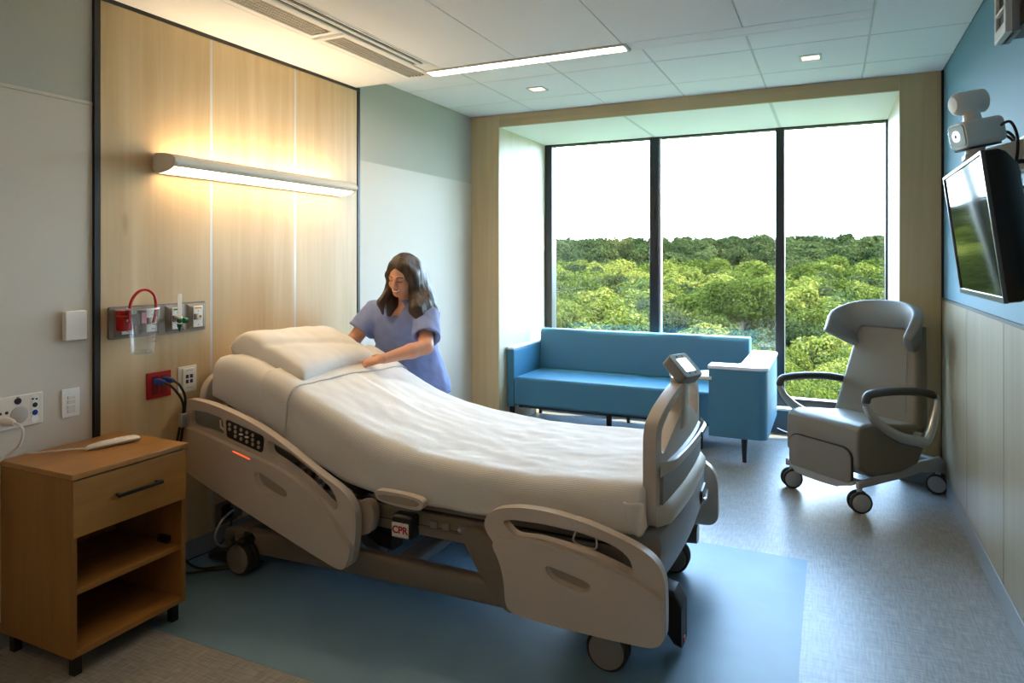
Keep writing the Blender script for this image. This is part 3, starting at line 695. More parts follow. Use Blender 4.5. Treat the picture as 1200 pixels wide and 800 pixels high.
# tilted backrest deck
ta = math.radians(19.2)
m_ = Matrix.Translation((1.0, 0, .458)) @ Matrix.Rotation(ta, 4, 'Y') @ Matrix.Translation((-1.0, 0, -.458))
MB().box(.10, 1.0, 2.47, mirY(2.47), .43, .472).xf(m_).build('backrest_deck', 'dark', bed, .006)
MB().box(.16, .95, 2.455, 2.475, .39, .44).xf(m_).build('backrest_tube', 'bedmetal', bed, .004)
for k in range(7): MB().box(.62+.05*k, .64+.05*k, 2.43, 2.46, .40, .43).xf(m_).build('mechanism', 'bedgrey' if k % 2 else 'dark', bed, .003)
# lift arms seen between the rails
for s in (2.62, mirY(2.62)):
    MB().loft([[(x, s+a, z+c) for a, c in rrect(-.03, .03, -.035, .035, .012, 3)] for x, z in ((.80, .33), (.90, .20), (1.0, .14))]).build('lift_arm', 'bedgrey', bed)
MB().loft([[(x, 2.56+a, z+c) for a, c in rrect(-.045, .045, -.035, .035, .012, 3)] for x, z in ((.93, .30), (1.05, .245), (1.12, .235))]).build('lift_arm', 'dark', bed)

# mid handle + CPR handle
o = MB().plate(chaikin([(1.148, .520), (1.165, .530), (1.26, .532), (1.34, .528), (1.392, .516), (1.39, .485), (1.365, .472), (1.25, .476), (1.165, .486)], 2), [], 'y', 2.35, 2.385).build('egress_handle', 'beige', bed, .006)
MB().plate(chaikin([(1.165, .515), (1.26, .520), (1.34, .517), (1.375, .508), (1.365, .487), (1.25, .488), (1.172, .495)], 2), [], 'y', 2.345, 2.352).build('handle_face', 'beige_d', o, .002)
MB().box(1.24, 1.30, 2.38, 2.47, .475, .50).build('handle_bracket', 'bedgrey', o)
c = MB().loft([[(x, y, z) for x, z in rrect(1.197-i, 1.302+i, .318-i, .418+i, .012, 3)] for y, i in ((2.40, -.008), (2.41, 0), (2.462, 0))]).build('cpr_handle', 'dark', bed, .002)
MB().box(1.205, 1.288, 2.396, 2.402, .328, .388).build('cpr_label', 'cream', c, .002)
text_mesh('cpr_lettering', 'CPR', .042, 'red', c, (1.2465, 2.3955, .358), Matrix.Rotation(R(90), 4, 'X'), .0008)
for x in (1.42, 1.50, 1.36): bx('bracket', 'bedgrey', x, x+.035, 2.448, 2.458, .37, .40, bed, .002)
MB().lathe([(.008, 0), (.008, -.004), (.002, -.005)], (1.505, 2.447, .385), 'y', 14).build('bolt', 'alu', bed)
bx('frame_seam', 'dark', .98, 1.55, 2.4555, 2.458, .370, .3725, bed)

# --- side rails: traced outlines in the plane of the rail (x, z), real thickness in y
HEAD_O = [(.030, .800), (.060, .819), (.103, .822), (.217, .812), (.382, .777), (.515, .738), (.643, .687), (.766, .626), (.886, .564), (.988, .521), (1.046, .479), (1.073, .425), (1.075, .361), (1.064, .258), (1.046, .205), (1.019, .182), (.965, .189), (.515, .329), (.12, .459), (.073, .486), (.056, .53), (.044, .618), (.030, .675)]
HEAD_1 = [(.092, .772), (.20, .768), (.301, .750), (.312, .668), (.20, .688), (.114, .697), (.092, .71)]
HEAD_C = [(.322, .750), (.562, .694), (.552, .615), (.328, .665)]
HEAD_2 = [(.577, .682), (.718, .636), (.862, .564), (.946, .512), (.976, .462), (.974, .420), (.909, .458), (.805, .525), (.708, .572), (.584, .620)]
HEAD_P = [(.030, .665), (.06, .690), (.114, .694), (.312, .650), (.546, .600), (.668, .570), (.795, .521), (.909, .448), (.988, .368), (1.028, .318), (1.066, .290), (1.064, .258), (1.046, .205), (1.019, .182), (.965, .189), (.515, .329), (.12, .459), (.073, .486), (.056, .53), (.044, .618)]
HEAD_G = [(.522, .530), (.55, .541), (.63, .512), (.715, .480), (.722, .455), (.688, .429), (.618, .449), (.546, .475)]
FOOT_O = [(1.680, .490), (1.702, .529), (1.753, .554), (1.838, .569), (1.941, .571), (2.073, .556), (2.168, .534), (2.26, .507), (2.32, .481), (2.358, .446), (2.376, .399), (2.379, .336), (2.379, .232), (2.376, .200), (2.349, .174), (2.29, .168), (2.137, .166), (1.872, .168), (1.802, .180), (1.780, .209), (1.776, .286), (1.758, .360), (1.725, .412), (1.690, .452)]
FOOT_H = [(1.757, .505), (1.802, .518), (1.941, .521), (2.073, .514), (2.168, .497), (2.222, .478), (2.258, .448), (2.266, .398), (2.199, .420), (2.105, .444), (2.008, .457), (1.907, .465), (1.812, .459)]
FOOT_P = [(1.722, .418), (1.738, .440), (1.817, .459), (1.907, .465), (2.008, .457), (2.105, .444), (2.199, .420), (2.275, .393), (2.335, .364), (2.378, .338), (2.379, .232), (2.376, .200), (2.349, .174), (2.29, .168), (2.137, .166), (1.872, .168), (1.802, .180), (1.780, .209), (1.776, .286), (1.758, .360)]
FOOT_G = [(1.940, .386), (1.991, .378), (2.057, .366), (2.114, .352), (2.121, .332), (2.092, .311), (2.04, .320), (1.962, .338)]
def shrink(pts, d):
    n = len(pts); A = sum(pts[i][0]*pts[(i+1) % n][1]-pts[(i+1) % n][0]*pts[i][1] for i in range(n)); sg = 1 if A > 0 else -1
    out = []
    for i in range(n):
        p, a, b_ = Vector(pts[i]), Vector(pts[i-1]), Vector(pts[(i+1) % n])
        e1, e2 = (p-a).normalized(), (b_-p).normalized(); nn = (Vector((-e1.y, e1.x))+Vector((-e2.y, e2.x)))
        if nn.length < 1e-6: nn = Vector((-e1.y, e1.x))
        nn.normalize(); out.append(tuple(p+nn*d*sg))
    return out
def side_rail(name, near, O, holes, P, G, lab_):
    f = (lambda y: y) if near else mirY
    o = MB().plate(chaikin(O, 2), [fillet(h, .022) for h in holes], 'y', f(2.324), f(2.366)).build(name, 'beige', bed, .013, 3)
    # raised lower panel with a moulded grip recess: ramped lip ring + floor of the recess
    Pc = chaikin(P, 2); Gc = chaikin(G, 2)
    m = MB(); m.plate(shrink(Pc, .003), [Gc], 'y', f(2.298), f(2.326)); m.build('rail_panel', 'beige', o, .011, 3)
    g = MB(); g.loft([[(x, f(y), z) for x, z in shrink(Gc, i)] for y, i in ((2.2985, -.009), (2.304, -.001), (2.326, .008))], cap=False); g.build('grip_rim', 'beige', o)
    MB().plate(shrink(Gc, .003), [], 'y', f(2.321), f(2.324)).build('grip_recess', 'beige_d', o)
    return o
hr = side_rail('head_rail', True, HEAD_O, [HEAD_1, HEAD_C, HEAD_2], HEAD_P, HEAD_G, '')
MB().plate(HEAD_1, [], 'y', 2.346, 2.354).build('clear_panel', 'greypl', hr)
MB().plate([(.262, .735), (.268, .735), (.272, .705), (.300, .690), (.296, .684), (.266, .700)], [], 'y', 2.340, 2.345).build('cord_hook', 'cream', hr)
cp = MB().plate(fillet(shrink([(.322, .750), (.562, .694), (.552, .615), (.328, .665)], .003), .014), [], 'y', 2.321, 2.352).build('control_panel', 'black', hr, .002)
for i in range(6):
    for j in range(3):
        if (i, j) in ((5, 0), (0, 2)): continue
        x = .350+.036*i; z = .727-.0085*i-.021*j-.002*i*0
        if j == 1 and i in (2, 3):
            MB().loft([[(x+a*(1.3), y, z+c*.5) for a, c in circ(0, 0, .010, 12)] for y in (2.3185, 2.3215)]).build('button', 'white', cp)
        else:
            MB().lathe([(.0085, 0), (.0085, -.002), (.006, -.0025)], (x, 2.321, z), 'y', 14).build('button', 'grille', cp)
m = MB().loft([[(x, y, z+c) for y, c in ((2.2965, .0), (2.2965, .004), (2.300, .004), (2.300, 0))] for x, z in ((.395, .612), (.50, .588))]).build('indicator_light', 'orange', hr)
fr_ = side_rail('foot_rail', True, FOOT_O, [FOOT_H], FOOT_P, FOOT_G, '')
side_rail('head_rail', False, [(x, z-.12) for x, z in HEAD_O], [[(x, z-.12) for x, z in h] for h in (HEAD_1, HEAD_C, HEAD_2)], [(x, z-.12) for x, z in HEAD_P], [(x, z-.12) for x, z in HEAD_G], '')
side_rail('foot_rail', False, FOOT_O, [FOOT_H], FOOT_P, FOOT_G, '')
# rail swing arms behind the near rails
MB().plate(chaikin([(1.545, .405), (1.565, .418), (1.66, .415), (1.70, .38), (1.80, .17), (1.78, .13), (1.74, .13), (1.66, .21), (1.56, .36)], 2), [], 'y', 2.385, 2.43).build('rail_arm', 'bedmetal', fr_, .006)
MB().plate(chaikin([(1.03, .45), (1.09, .47), (1.13, .44), (1.125, .36), (1.10, .32), (1.0, .30), (.98, .40)], 2), [], 'y', 2.375, 2.42).build('rail_arm', 'beige_d', hr, .006)
for x in (.55, 2.05): bx('rail_mount', 'bedmetal', x-.05, x+.05, 2.362, 2.47, .34, .40, bed, .006)
MB().tube(catmull([(2.02, 2.42, .475), (2.02, 2.405, .44), (2.10, 2.405, .43), (2.10, 2.42, .465)], 5), .004, 8).build('drain_hook', 'alu', bed)

# --- headboard
HB = [(2.52, .47), (2.46, .52), (2.415, .70), (2.415, .83), (2.45, .90), (2.55, .94), (2.75, .97), (YC, .975)]
HBo = HB+[(mirY(a), c) for a, c in HB[-2::-1]]
HBh = [(2.56, .74), (2.50, .76), (2.485, .83), (2.52, .865), (2.72, .90), (YC, .905)]
HBhh = HBh+[(mirY(a), c) for a, c in HBh[-2::-1]]
hb = MB().plate(chaikin(HBo, 2), [chaikin(HBhh, 2)], 'x', .035, .075).build('headboard', 'beige', bed, .010, 3)
bx('headboard_post', 'bedmetal', .05, .07, 2.60, 2.66, .15, .50, bed); bx('headboard_post', 'bedmetal', .05, .07, mirY(2.66), mirY(2.60), .15, .50, bed)
bx('head_frame', 'bedmetal', .06, .42, 2.50, mirY(2.50), .33, .40, bed, .01)

# --- footboard: bowed outward plate with open loop handle, pocket ledge and display
def bow(p):
    t = (p[1]-YC)/.46
    return (p[0]+.022*(1-t*t)-.006, p[1], p[2])
ya, yb_ = 2.485, mirY(2.485)
FB = [(2.50, .505), (2.485, .53), (2.485, .79), (2.49, .865), (2.53, .905), (2.64, .945), (2.80, .975), (YC, .985)]
FBo = FB+[(mirY(a), c) for a, c in FB[-2::-1]]
FBh = [(2.548, .755), (2.545, .84), (2.572, .872), (2.68, .915), (2.80, .943), (2.868, .945), (2.862, .865), (2.75, .835), (2.65, .79)]
FBh2 = [(mirY(a), c) for a, c in FBh[::-1]]
def dense(pts, m=.03):
    out = []
    for i in range(len(pts)):
        a, b_ = Vector(pts[i]), Vector(pts[(i+1) % len(pts)]); n = max(1, int((b_-a).length/m))
        out += [tuple(a.lerp(b_, k/n)) for k in range(n)]
    return out
fb = MB().plate(dense(chaikin(FBo, 2)), [dense(chaikin(FBh, 2)), dense(chaikin(FBh2, 2))], 'x', 2.262, 2.312, bow).build('footboard', 'beige', bed, .014, 3)
def curved_strip(name, m, prof, par, y0=ya, y1=yb_, n=28, bevel=0, taper=0):
    r = []
    for k in range(n+1):
        y = y0+(y1-y0)*k/n
        e = min(1, min(y-y0, y1-y)/taper+.02) if taper else 1; xm = min(p[0] for p in prof)
        r.append([bow((xm+(x-xm)*e, y, z)) for x, z in prof])
    return MB().loft(r).build(name, m, par, bevel)
curved_strip('foot_panel', 'bedgrey', [(2.31, .555), (2.322, .56), (2.326, .72), (2.31, .725)], fb, 2.53, mirY(2.53))
curved_strip('pocket_front', 'beige', [(2.322, .690), (2.352, .706), (2.356, .742), (2.349, .746), (2.344, .722), (2.322, .712)], fb, 2.50, mirY(2.53), taper=.10)
curved_strip('lower_rim', 'beige', [(2.308, .507), (2.345, .512), (2.352, .536), (2.346, .565), (2.326, .585), (2.31, .585)], fb, 2.495, mirY(2.495), taper=.05)
curved_strip('pocket_slot', 'dark', [(2.352, .712), (2.3585, .715), (2.3595, .735), (2.354, .738)], fb, 3.08, 3.24, 8)
curved_strip('pocket_label', 'white', [(2.320, .672), (2.3295, .672), (2.3295, .688), (2.320, .688)], fb, 3.02, 3.12, 8)
MB().loft([[bow((2.288+a, YC+c, z)) for a, c in rrect(-.032*s, .032*s, -w, w, .018, 3)] for z, s, w in ((.80, .95, .10), (.85, 1.0, .075), (.90, 1.0, .058), (.97, 1.05, .05), (1.0, 1.0, .048))]).build('display_post', 'beige', fb)
dm = Matrix.Translation((2.322, YC, 1.04)) @ Matrix.Rotation(R(-24), 4, 'Z') @ Matrix.Rotation(R(42), 4, 'Y')
dp = MB().plate(rrect(-.062, .062, -.062, .062, .016, 4), [], 'z', -.036, .012).xf(dm).build('display', 'bedgrey', fb, .010, 3)
MB().plate(rrect(-.060, .060, -.060, .060, .014, 4), [], 'z', .012, .0145).xf(dm).build('display_bezel', 'alu', dp, .001)
MB().plate(rrect(-.036, .036, -.034, .034, .003, 2), [], 'z', .0145, .016).xf(dm).build('screen', 'screenwhite', dp)
for a in (-.045, .045):
    for c in (-.02, .02): MB().lathe([(.004, 0), (.004, .001)], (a, c, .0145), 'z', 8).xf(dm).build('key', 'dark', dp)
# foot-end frame under the footboard
curved_strip('foot_frame', 'bedgrey', [(2.20, .50), (2.20, .30), (2.27, .285), (2.315, .30), (2.335, .36), (2.338, .46), (2.330, .497), (2.31, .503)], bed, 2.455, mirY(2.455), 20)
MB().loft([[bow((2.345+a, y, .415+c)) for a, c in ((-.006, -.03), (.003, -.03), (.003, .03), (-.006, .03))] for y in (3.17, 3.21, 3.25, 3.30)]).build('latch_recess', 'black', bed)
MB().tube([bow((2.352, 3.19, .40)), bow((2.358, 3.22, .40)), bow((2.358, 3.27, .42))], .007, 8).build('latch_handle', 'alu', bed)
for y in (2.62, mirY(2.62)):
    MB().loft([[(2.17+a, y+c, z) for a, c in rrect(-.07, .07, -.08, .08, .03, 3)] for z in (.19, .31)]).build('foot_post', 'bedmetal', bed)

# ------------------------------------------------------------------ mattress, sheet, blanket, pillow
def interp(T, x):
    if x <= T[0][0]: return T[0][1]+(x-T[0][0])*(T[1][1]-T[0][1])/(T[1][0]-T[0][0])
    for (a, p), (b_, q) in zip(T, T[1:]):
        if x <= b_:
            t = (x-a)/(b_-a); return p+(q-p)*t
    return T[-1][1]
def smooth_prof(T): return [tuple(v) for v in catmull([(a, b_, 0) for a, b_ in T], 6)]
TOP = [(a, b_) for a, b_, _ in smooth_prof([(.09, 1.0), (.18, 1.016), (.33, .982), (.62, .878), (.85, .785), (1.04, .714), (1.25, .664), (1.45, .641), (1.70, .633), (1.95, .636), (2.15, .652), (2.25, .660)])]
BOT = [(a, b_) for a, b_, _ in smooth_prof([(.06, .812), (.25, .752), (.40, .705), (.59, .646), (.80, .568), (.94, .517), (1.10, .486), (1.30, .474), (1.60, .470), (1.90, .484), (2.25, .498)])]
MY0, MY1 = 2.445, mirY(2.445)
def bed_pt(x, v, off, hang, wob=0.0):
    """x along the bed, v in 0..1 from the near lower edge over the top to the far lower edge"""
    w2 = (MY1-MY0)/2+off; r = .075
    t = interp(TOP, x); b_ = interp(BOT, x)
    slope = (interp(TOP, x+.02)-interp(TOP, x-.02))/.04
    top = t+off; H = top-(b_+hang)
    side = max(H-r, .02); arc = r*math.pi/2; flat = 2*(w2-r); Lt = 2*side+2*arc+flat
    s = v*Lt; 
    if s > Lt/2: s2, sg = Lt-s, 1
    else: s2, sg = s, -1
    if s2 < side: y, z = w2, top-r-side+s2
    elif s2 < side+arc:
        a = (s2-side)/r; y, z = w2-r+r*math.cos(a), top-r+r*math.sin(a)
    else: y, z = w2-r-(s2-side-arc), top
    dip = .05*math.exp(-((x-.80)/.28)**2)*(max(0, sg*y/w2+.2)/1.2 if sg > 0 else 0)
    drop = (top-z)
    zz = z-dip*(1 if z > b_+.1 else .5)
    xx = x+slope*drop*.30 if slope < 0 else x
    n = mnoise.noise(Vector((x*5, v*14, 3.1+off*50)))*.006+mnoise.noise(Vector((x*14, v*26, 9.0)))*.0025
    if wob: n += wob*math.sin(x*21+mnoise.noise(Vector((x*2, v*3, 1)))*5)*max(0, 1-s2/side if s2 < side else 0)
    return Vector((xx, YC+sg*y+(sg*n if s2 < side+arc*.5 else 0), zz+(n if s2 >= side+arc*.5 else 0)))
def cover(name, x0, x1, off, hang, nu, nv, m, solid, wob=0, slant=0.0, foot=False, label=None, cat=None, head=False):
    def fn(u, v):
        x = x0+(x1-x0)*u
        if slant: x += slant*(.5-v)*(1-u)
        p = bed_pt(x, v, off, hang, wob)
        return p
    mb = MB().grid(fn, nu, nv)
    if foot or head:
        for end, go in ((x1, foot), (x0, head)):
            if not go: continue
            vs = [v for v in mb.bm.verts]
            row = vs[-(nv+1):] if end == x1 else vs[:nv+1]
            cz = interp(BOT, end)+.05
            prev = row
            for k, (dx, sc_) in enumerate(((.014, .985), (.022, .95), (.024, .80), (.024, .4))):
                new = []
                for v in row:
                    c = v.co; d = Vector((dx if end == x1 else -dx, 0, 0))
                    new.append(mb.bm.verts.new((c.x+d.x, YC+(c.y-YC)*sc_, cz+(c.z-cz)*sc_)))
                for i in range(nv): mb.bm.faces.new((prev[i], prev[i+1], new[i+1], new[i]))
                prev = new
    o = mb.build(name, m, None, angle=80, solid=solid, recalc=True)
    return tag(o, label, cat)
cover('mattress', .105, 2.24, 0.0, .02, 60, 44, 'sheet', 0, foot=True, head=True, label='thick mattress in a cream fitted sheet on the hospital bed', cat='mattress')
cover('top_sheet', .40, .605, .014, .012, 16, 64, 'sheet', .004, .003, slant=.10, label='cream top sheet folded back over the blanket below the pillow', cat='sheet')
cover('blanket', .46, 2.245, .006, -.004, 120, 80, 'blanket', .006, .004, foot=True, label='cream woven blanket spread smooth over the bed', cat='blanket')
o = MB().grid(lambda u, v: Vector((2.205+.075*u+.012*v, 2.418-.010*math.sin(u*6+v*2)+.006*v, .615-v*(.07+.055*math.sin(u*3.1)))), 10, 10).build('blanket_corner', 'blanket', bpy.data.objects['blanket'], angle=80, solid=.006)

def pillow():
    nu, nv = 40, 30; hw, hl = .350, .222
    mtx = Matrix.Translation((.338, 2.895, .975)) @ Matrix.Rotation(R(17.5), 4, 'Y')
    bm = MB(); sides = []
    def pt(u, v, sg):
        a, c = 2*u-1, 2*v-1
        prof = max(0, (1-abs(a)**(9 if a < 0 else 5)))**.36*max(0, (1-abs(c)**5))**.38
        pin = 1-.045*(1-abs(a)**2)*abs(c)**4
        pin2 = 1-.05*(1-abs(c)**2)*abs(a)**4
        h = prof*((.092 if sg > 0 else .058)-.026*c)
        n = mnoise.noise(Vector((a*1.8, c*1.8, 5)))*.010+mnoise.noise(Vector((a*6, c*4, 8)))*.0025
        if sg > 0: h += n*prof*1.2 - .014*math.exp(-((c-.35*a-.1)/.10)**2)*prof
        h -= .016*max(0, a)*max(0, c)
        return mtx @ Vector((c*hl*pin*(1-.14*a), a*hw*pin2, h if sg > 0 else -h))
    V = {}
    for sg in (1, -1):
        for i in range(nu+1):
            for j in range(nv+1):
                edge = i in (0, nu) or j in (0, nv)
                if edge and sg < 0: V[i, j, sg] = V[i, j, 1]; continue
                V[i, j, sg] = bm.bm.verts.new(pt(i/nu, j/nv, sg))
        for i in range(nu):
            for j in range(nv): bm.bm.faces.new([V[q] for q in ((i, j, sg), (i+1, j, sg), (i+1, j+1, sg), (i, j+1, sg))])
    o = bm.build('pillow', 'sheet', None, angle=80)
    return tag(o, 'plump white pillow propped at the raised head of the bed', 'pillow')
pillow()

# ------------------------------------------------------------------ sofa in the window bay
t = thing('sofa', 'long blue vinyl sofa with white arm caps in the window bay', 'sofa', (1.35, 5.8, 0))
bx('seat', 'vinyl_b', .352, 2.075, 5.45, 6.08, .215, .462, t, .022, 3)
bx('seat_base', 'dark', .38, 2.05, 5.50, 6.16, .19, .22, t)
bk = MB().loft([[(x, y, z) for y, z in ((6.03, .455), (6.055, .80), (6.075, .835), (6.16, .835), (6.185, .80), (6.19, .20), (6.06, .20), (6.055, .455))] for x in (.352, 2.265)])
bk.build('backrest', 'vinyl_b', t, .02, 3)
a = bx('arm', 'vinyl_b', .279, .350, 5.46, 6.20, .195, .700, t, .012, 3)
bx('arm_cap', 'solid', .276, .352, 5.452, 6.20, .700, .722, a, .006)
def sleg(x, y, h=.20):
    MB().tube([(x, y, 0), (x, y, h)], [.016, .026], 16).build('leg', 'black', t)
for x, y in ((.315, 5.50), (.315, 6.15), (1.20, 5.52), (1.95, 5.52), (1.2, 6.12)): sleg(x, y)
# end cabinet that carries the white L-shaped top
m = MB(); pl = rrect(2.062, 2.470, 5.20, 6.22, .075, 6)
pl = [(2.062, 5.20)]+[(2.470-.075+.075*math.sin(R(15*k)), 5.20+.075-.075*math.cos(R(15*k))) for k in range(7)]+[(2.470-.075+.075*math.cos(R(15*k)), 6.22-.075+.075*math.sin(R(15*k))) for k in range(7)]+[(2.275, 6.22), (2.275, 5.36), (2.062, 5.36)]
m.plate(pl, [], 'z', .190, .690); ea = m.build('end_arm', 'vinyl_b', t, .008, 2)
MB().plate([(2.056, 5.194)]+[(2.476-.08+.08*math.sin(R(15*k)), 5.194+.08-.08*math.cos(R(15*k))) for k in range(7)]+[(2.476-.08+.08*math.cos(R(15*k)), 6.226-.08+.08*math.sin(R(15*k))) for k in range(7)]+[(2.268, 6.226), (2.268, 5.40), (2.25, 5.366), (2.056, 5.366)], [], 'z', .690, .713).build('end_arm_top', 'solid', ea, .006, 2)
bx('cable_grommet', 'grille', 2.33, 2.43, 5.94, 5.975, .7125, .7165, ea, .001)
MB().plate(chaikin([(1.76, 5.24), (1.77, 5.22), (2.065, 5.18), (2.10, 5.22), (2.10, 5.50), (2.0, 5.50)], 2), [], 'z', .606, .630).build('swing_tablet', 'solid', ea, .006, 2)
MB().cyl((2.09, 5.40, .50), (2.09, 5.40, .607), .02, 14).build('tablet_post', 'alu', ea)
for x, y in ((2.305, 5.29), (2.38, 6.12)):
    MB().tube([(x, y, 0), (x, y, .19)], [.015, .024], 16).build('leg', 'black', t)

# ------------------------------------------------------------------ recliner on casters (own frame: x along its front edge, y towards its back)
t = thing('recliner_chair', 'taupe wheeled patient recliner with hooded headrest in the window corner', 'recliner', (2.65, 4.84, 0), math.atan2(-.626, .78))
# seat block with curved lower rear
side = [(-.03, .195), (-.032, .47), (-.01, .512), (.10, .520), (.45, .470), (.62, .475), (.63, .44), (.60, .34), (.53, .215), (.47, .19)]
MB().loft([[(x, y, z) for y, z in chaikin(side, 1)] for x in (-.018, .512)]).build('seat', 'taupe', t, .018, 3)
fr = [(.020, .165), (.470, .165), (.470, .335), (.43, .368), (.060, .368), (.020, .335)]
MB().plate(fillet(fr, .03), [], 'y', -.044, -.03).build('footrest_panel', 'taupe', t, .008, 2)
MB().plate(fillet([(.012, .158), (.478, .158), (.478, .338), (.434, .376), (.056, .376), (.012, .338)], .03), [fillet(fr, .03)], 'y', -.036, -.028).build('panel_seam', 'black', t)
MB().plate(chaikin([(-.01, .190), (.49, .190), (.49, .16), (.40, .135), (.36, .115), (.06, .115), (.03, .16), (-.01, .165)], 1), [], 'y', -.038, -.02).build('front_kick', 'chairgrey', t, .003)
fm = MB()
for x in (-.012, .506):
    fm.loft([[(x+a, y, z+c) for a, c in rrect(-.012, .012, -h, h, .006, 2)] for y, z, h in ((-.03, .168, .022), (.35, .175, .022), (.55, .20, .035), (.74, .19, .05), (.80, .165, .03))])
fm.box(-.01, .506, .72, .78, .15, .215); fm.box(-.01, .506, .02, .06, .150, .175)
fm.build('base_frame', 'chairgrey', t, .003)
def chair_caster(x, y, rz, dark):
    c = MB()
    mt = Matrix.Translation((x, y, 0)) @ Matrix.Rotation(rz, 4, 'Z')
    for s in (-1, 1):
        c.lathe([(.05, -.011), (.062, -.010), (.0645, 0), (.062, .010), (.05, .011)], (0, s*.022, .0645), 'y', 28)
    w = c.xf(mt).build('caster', 'rubber', t)
    for s in (-1, 1):
        MB().lathe([(.052, s*.0325), (.047, s*.036), (.01, s*.037)], (0, 0, .0645), 'y', 28).xf(mt).build('wheel_cover', 'chairgrey', w)
    MB().tube([(0, 0, .085), (0, 0, .155)], .016, 12).xf(mt).build('caster_stem', 'alu', w)
    MB().loft([[(.0+.052*math.cos(q), yy, .0645+.052*math.sin(q)) for q in [R(20+14*k) for k in range(11)]]+[(.044*math.cos(q), yy, .0645+.044*math.sin(q)) for q in [R(160-14*k) for k in range(11)]] for yy in (-.012, .012)]).xf(mt).build('caster_hood', 'alu', w)
for x, y, rz in ((.0, .0, R(60)), (.497, .0, R(58)), (.497, .745, R(20)), (.0, .745, R(45))): chair_caster(x, y, rz, 1)
# backrest: tapered upholstered slab leaning back
def br(z):
    k = (z-.44)/.62
    return (-.085+.085*k, .525-.085*k, .49+.15*k)
rings = []
for z in (.44, .50, .62, .78, .92, 1.02, 1.06):
    a0, a1, yy = br(z); d = .13-.03*(z-.44)/.62
    rings.append([(x, yy+dy+(.012 if abs(x-(a0+a1)/2) < .15 else 0)*0, z+.0*dy) for x, dy in rrect(a0, a1, 0, d, .035, 4)])
MB().loft(rings).build('backrest', 'taupe', t, .006)
pn = []
for z in (.52, .70, .90, 1.03):
    a0, a1, yy = br(z); pn.append([(x, yy-.004, z) for x in (a0+.075, a1-.075)])
MB().tube(catmull([(p[1][0], p[1][1], p[1][2]) for p in pn], 5), .0018, 6).build('seam_line', 'taupe_h', t)
def hood(u, v):
    th = 2*u-1; q = abs(th); s_ = math.sin(th*R(86))/math.sin(R(86))
    zt = 1.215-.15*q**3.0; zb = 1.045-.150*max(0, (q-.40)/.60)**1.3
    end = max(0, (q-.80)/.20); e = end*end*(3-2*end)
    top_in = .10*e; mid = (zt+zb)/2
    zt = zt+(mid-zt)*e*.75
    x = .205+s_*(.335-.125*(1-v)*q-.03*e)
    y = .655-.235*q**2.0*(.06+.94*v**.8)-.03*math.sin(v*math.pi)*(1-q)
    return Vector((x, y+.03*v*(1-q), zb+(zt-zb)*v))
MB().grid(hood, 36, 8).build('headrest_hood', 'taupe_h', t, angle=80, solid=.066, subsurf=2)
# loop armrests
def arm(x):
    P = [(-.035, .655), (-.022, .700), (.06, .712), (.25, .706), (.45, .685), (.60, .650), (.622, .60), (.60, .52), (.555, .425), (.50, .375), (.44, .385), (.28, .425), (.10, .515), (.0, .595), (-.035, .655)]
    pts = catmull([(x, y, z) for y, z in P], 6)
    n = len(pts); r = [.017 if k < n*.40 else .017+.016*math.sin(math.pi*(k-n*.40)/(n*.6)) for k in range(n)]
    a = MB().tube(pts, r, 12, cap=False).build('armrest', 'alu', t)
    pad = pts[1:int(n*.37)]
    MB().tube(pad, [.021]+[.025]*(len(pad)-2)+[.02], 12, flat=.95).build('arm_pad', 'armpad', a)
    MB().cyl((x, .49, .40), (x+(-.05 if x > .2 else .05), .49, .40), .028, 16).build('arm_pivot', 'chairgrey', a)
arm(.565); arm(-.065)
MB().tube(catmull([(-.02, .02, .345), (-.06, .0, .35), (-.11, -.01, .362)], 5), .010, 10, flat=.6).build('lever', 'dark', t)

# ------------------------------------------------------------------ television on its wall arm
t = thing('television', 'black tilted television on a wall arm above the wainscot', 'television', (3.30, 2.237, 1.573))
tm = Matrix.Translation((3.237, 2.237, 1.573)) @ Matrix.Rotation(-.129, 4, 'Y')
body = MB(); body.loft([[(x, y*w, z*h) for y, z in rrect(-.5, .5, -.5, .5, .02, 2)] for x, w, h in ((.0, .605, .365), (.03, .605, .365), (.045, .59, .35), (.075, .50, .29), (.085, .42, .24))])
body.xf(tm).build('case', 'dark', t, .002)
MB().plate([(-.3025, -.1825), (.3025, -.1825), (.3025, .1825), (-.3025, .1825)], [[(-.294, -.168), (.294, -.168), (.294, .174), (-.294, .174)]], 'x', -.006, .004).xf(tm).build('bezel', mat('tv_bezel', (96, 98, 100), .3, .6), t, .001)
MB().box(-.002, .002, -.294, .294, -.168, .174).xf(tm).build('screen', 'screentv', t)
mo = MB().box(.085, .10, -.10, .10, -.10, .10).xf(tm).build('mount_plate', 'dark', t, .003)
MB().tube([(3.33, 2.237, 1.55), (3.45, 2.26, 1.55), (3.545, 2.30, 1.55)], .022, 10).build('wall_arm', 'dark', mo)
bx('wall_plate', 'dark', 3.535, 3.56, 2.22, 2.38, 1.43, 1.67, mo, .004)
MB().tube(catmull([(3.32, 2.36, 1.68), (3.36, 2.44, 1.77), (3.43, 2.46, 1.78), (3.50, 2.44, 1.72), (3.52, 2.40, 1.62)], 6), .007, 8).build('cable', 'cord', t)
MB().tube(catmull([(3.33, 2.30, 1.66), (3.38, 2.38, 1.70), (3.44, 2.40, 1.70), (3.52, 2.38, 1.66)], 6), .005, 8).build('cable', 'cord', t)

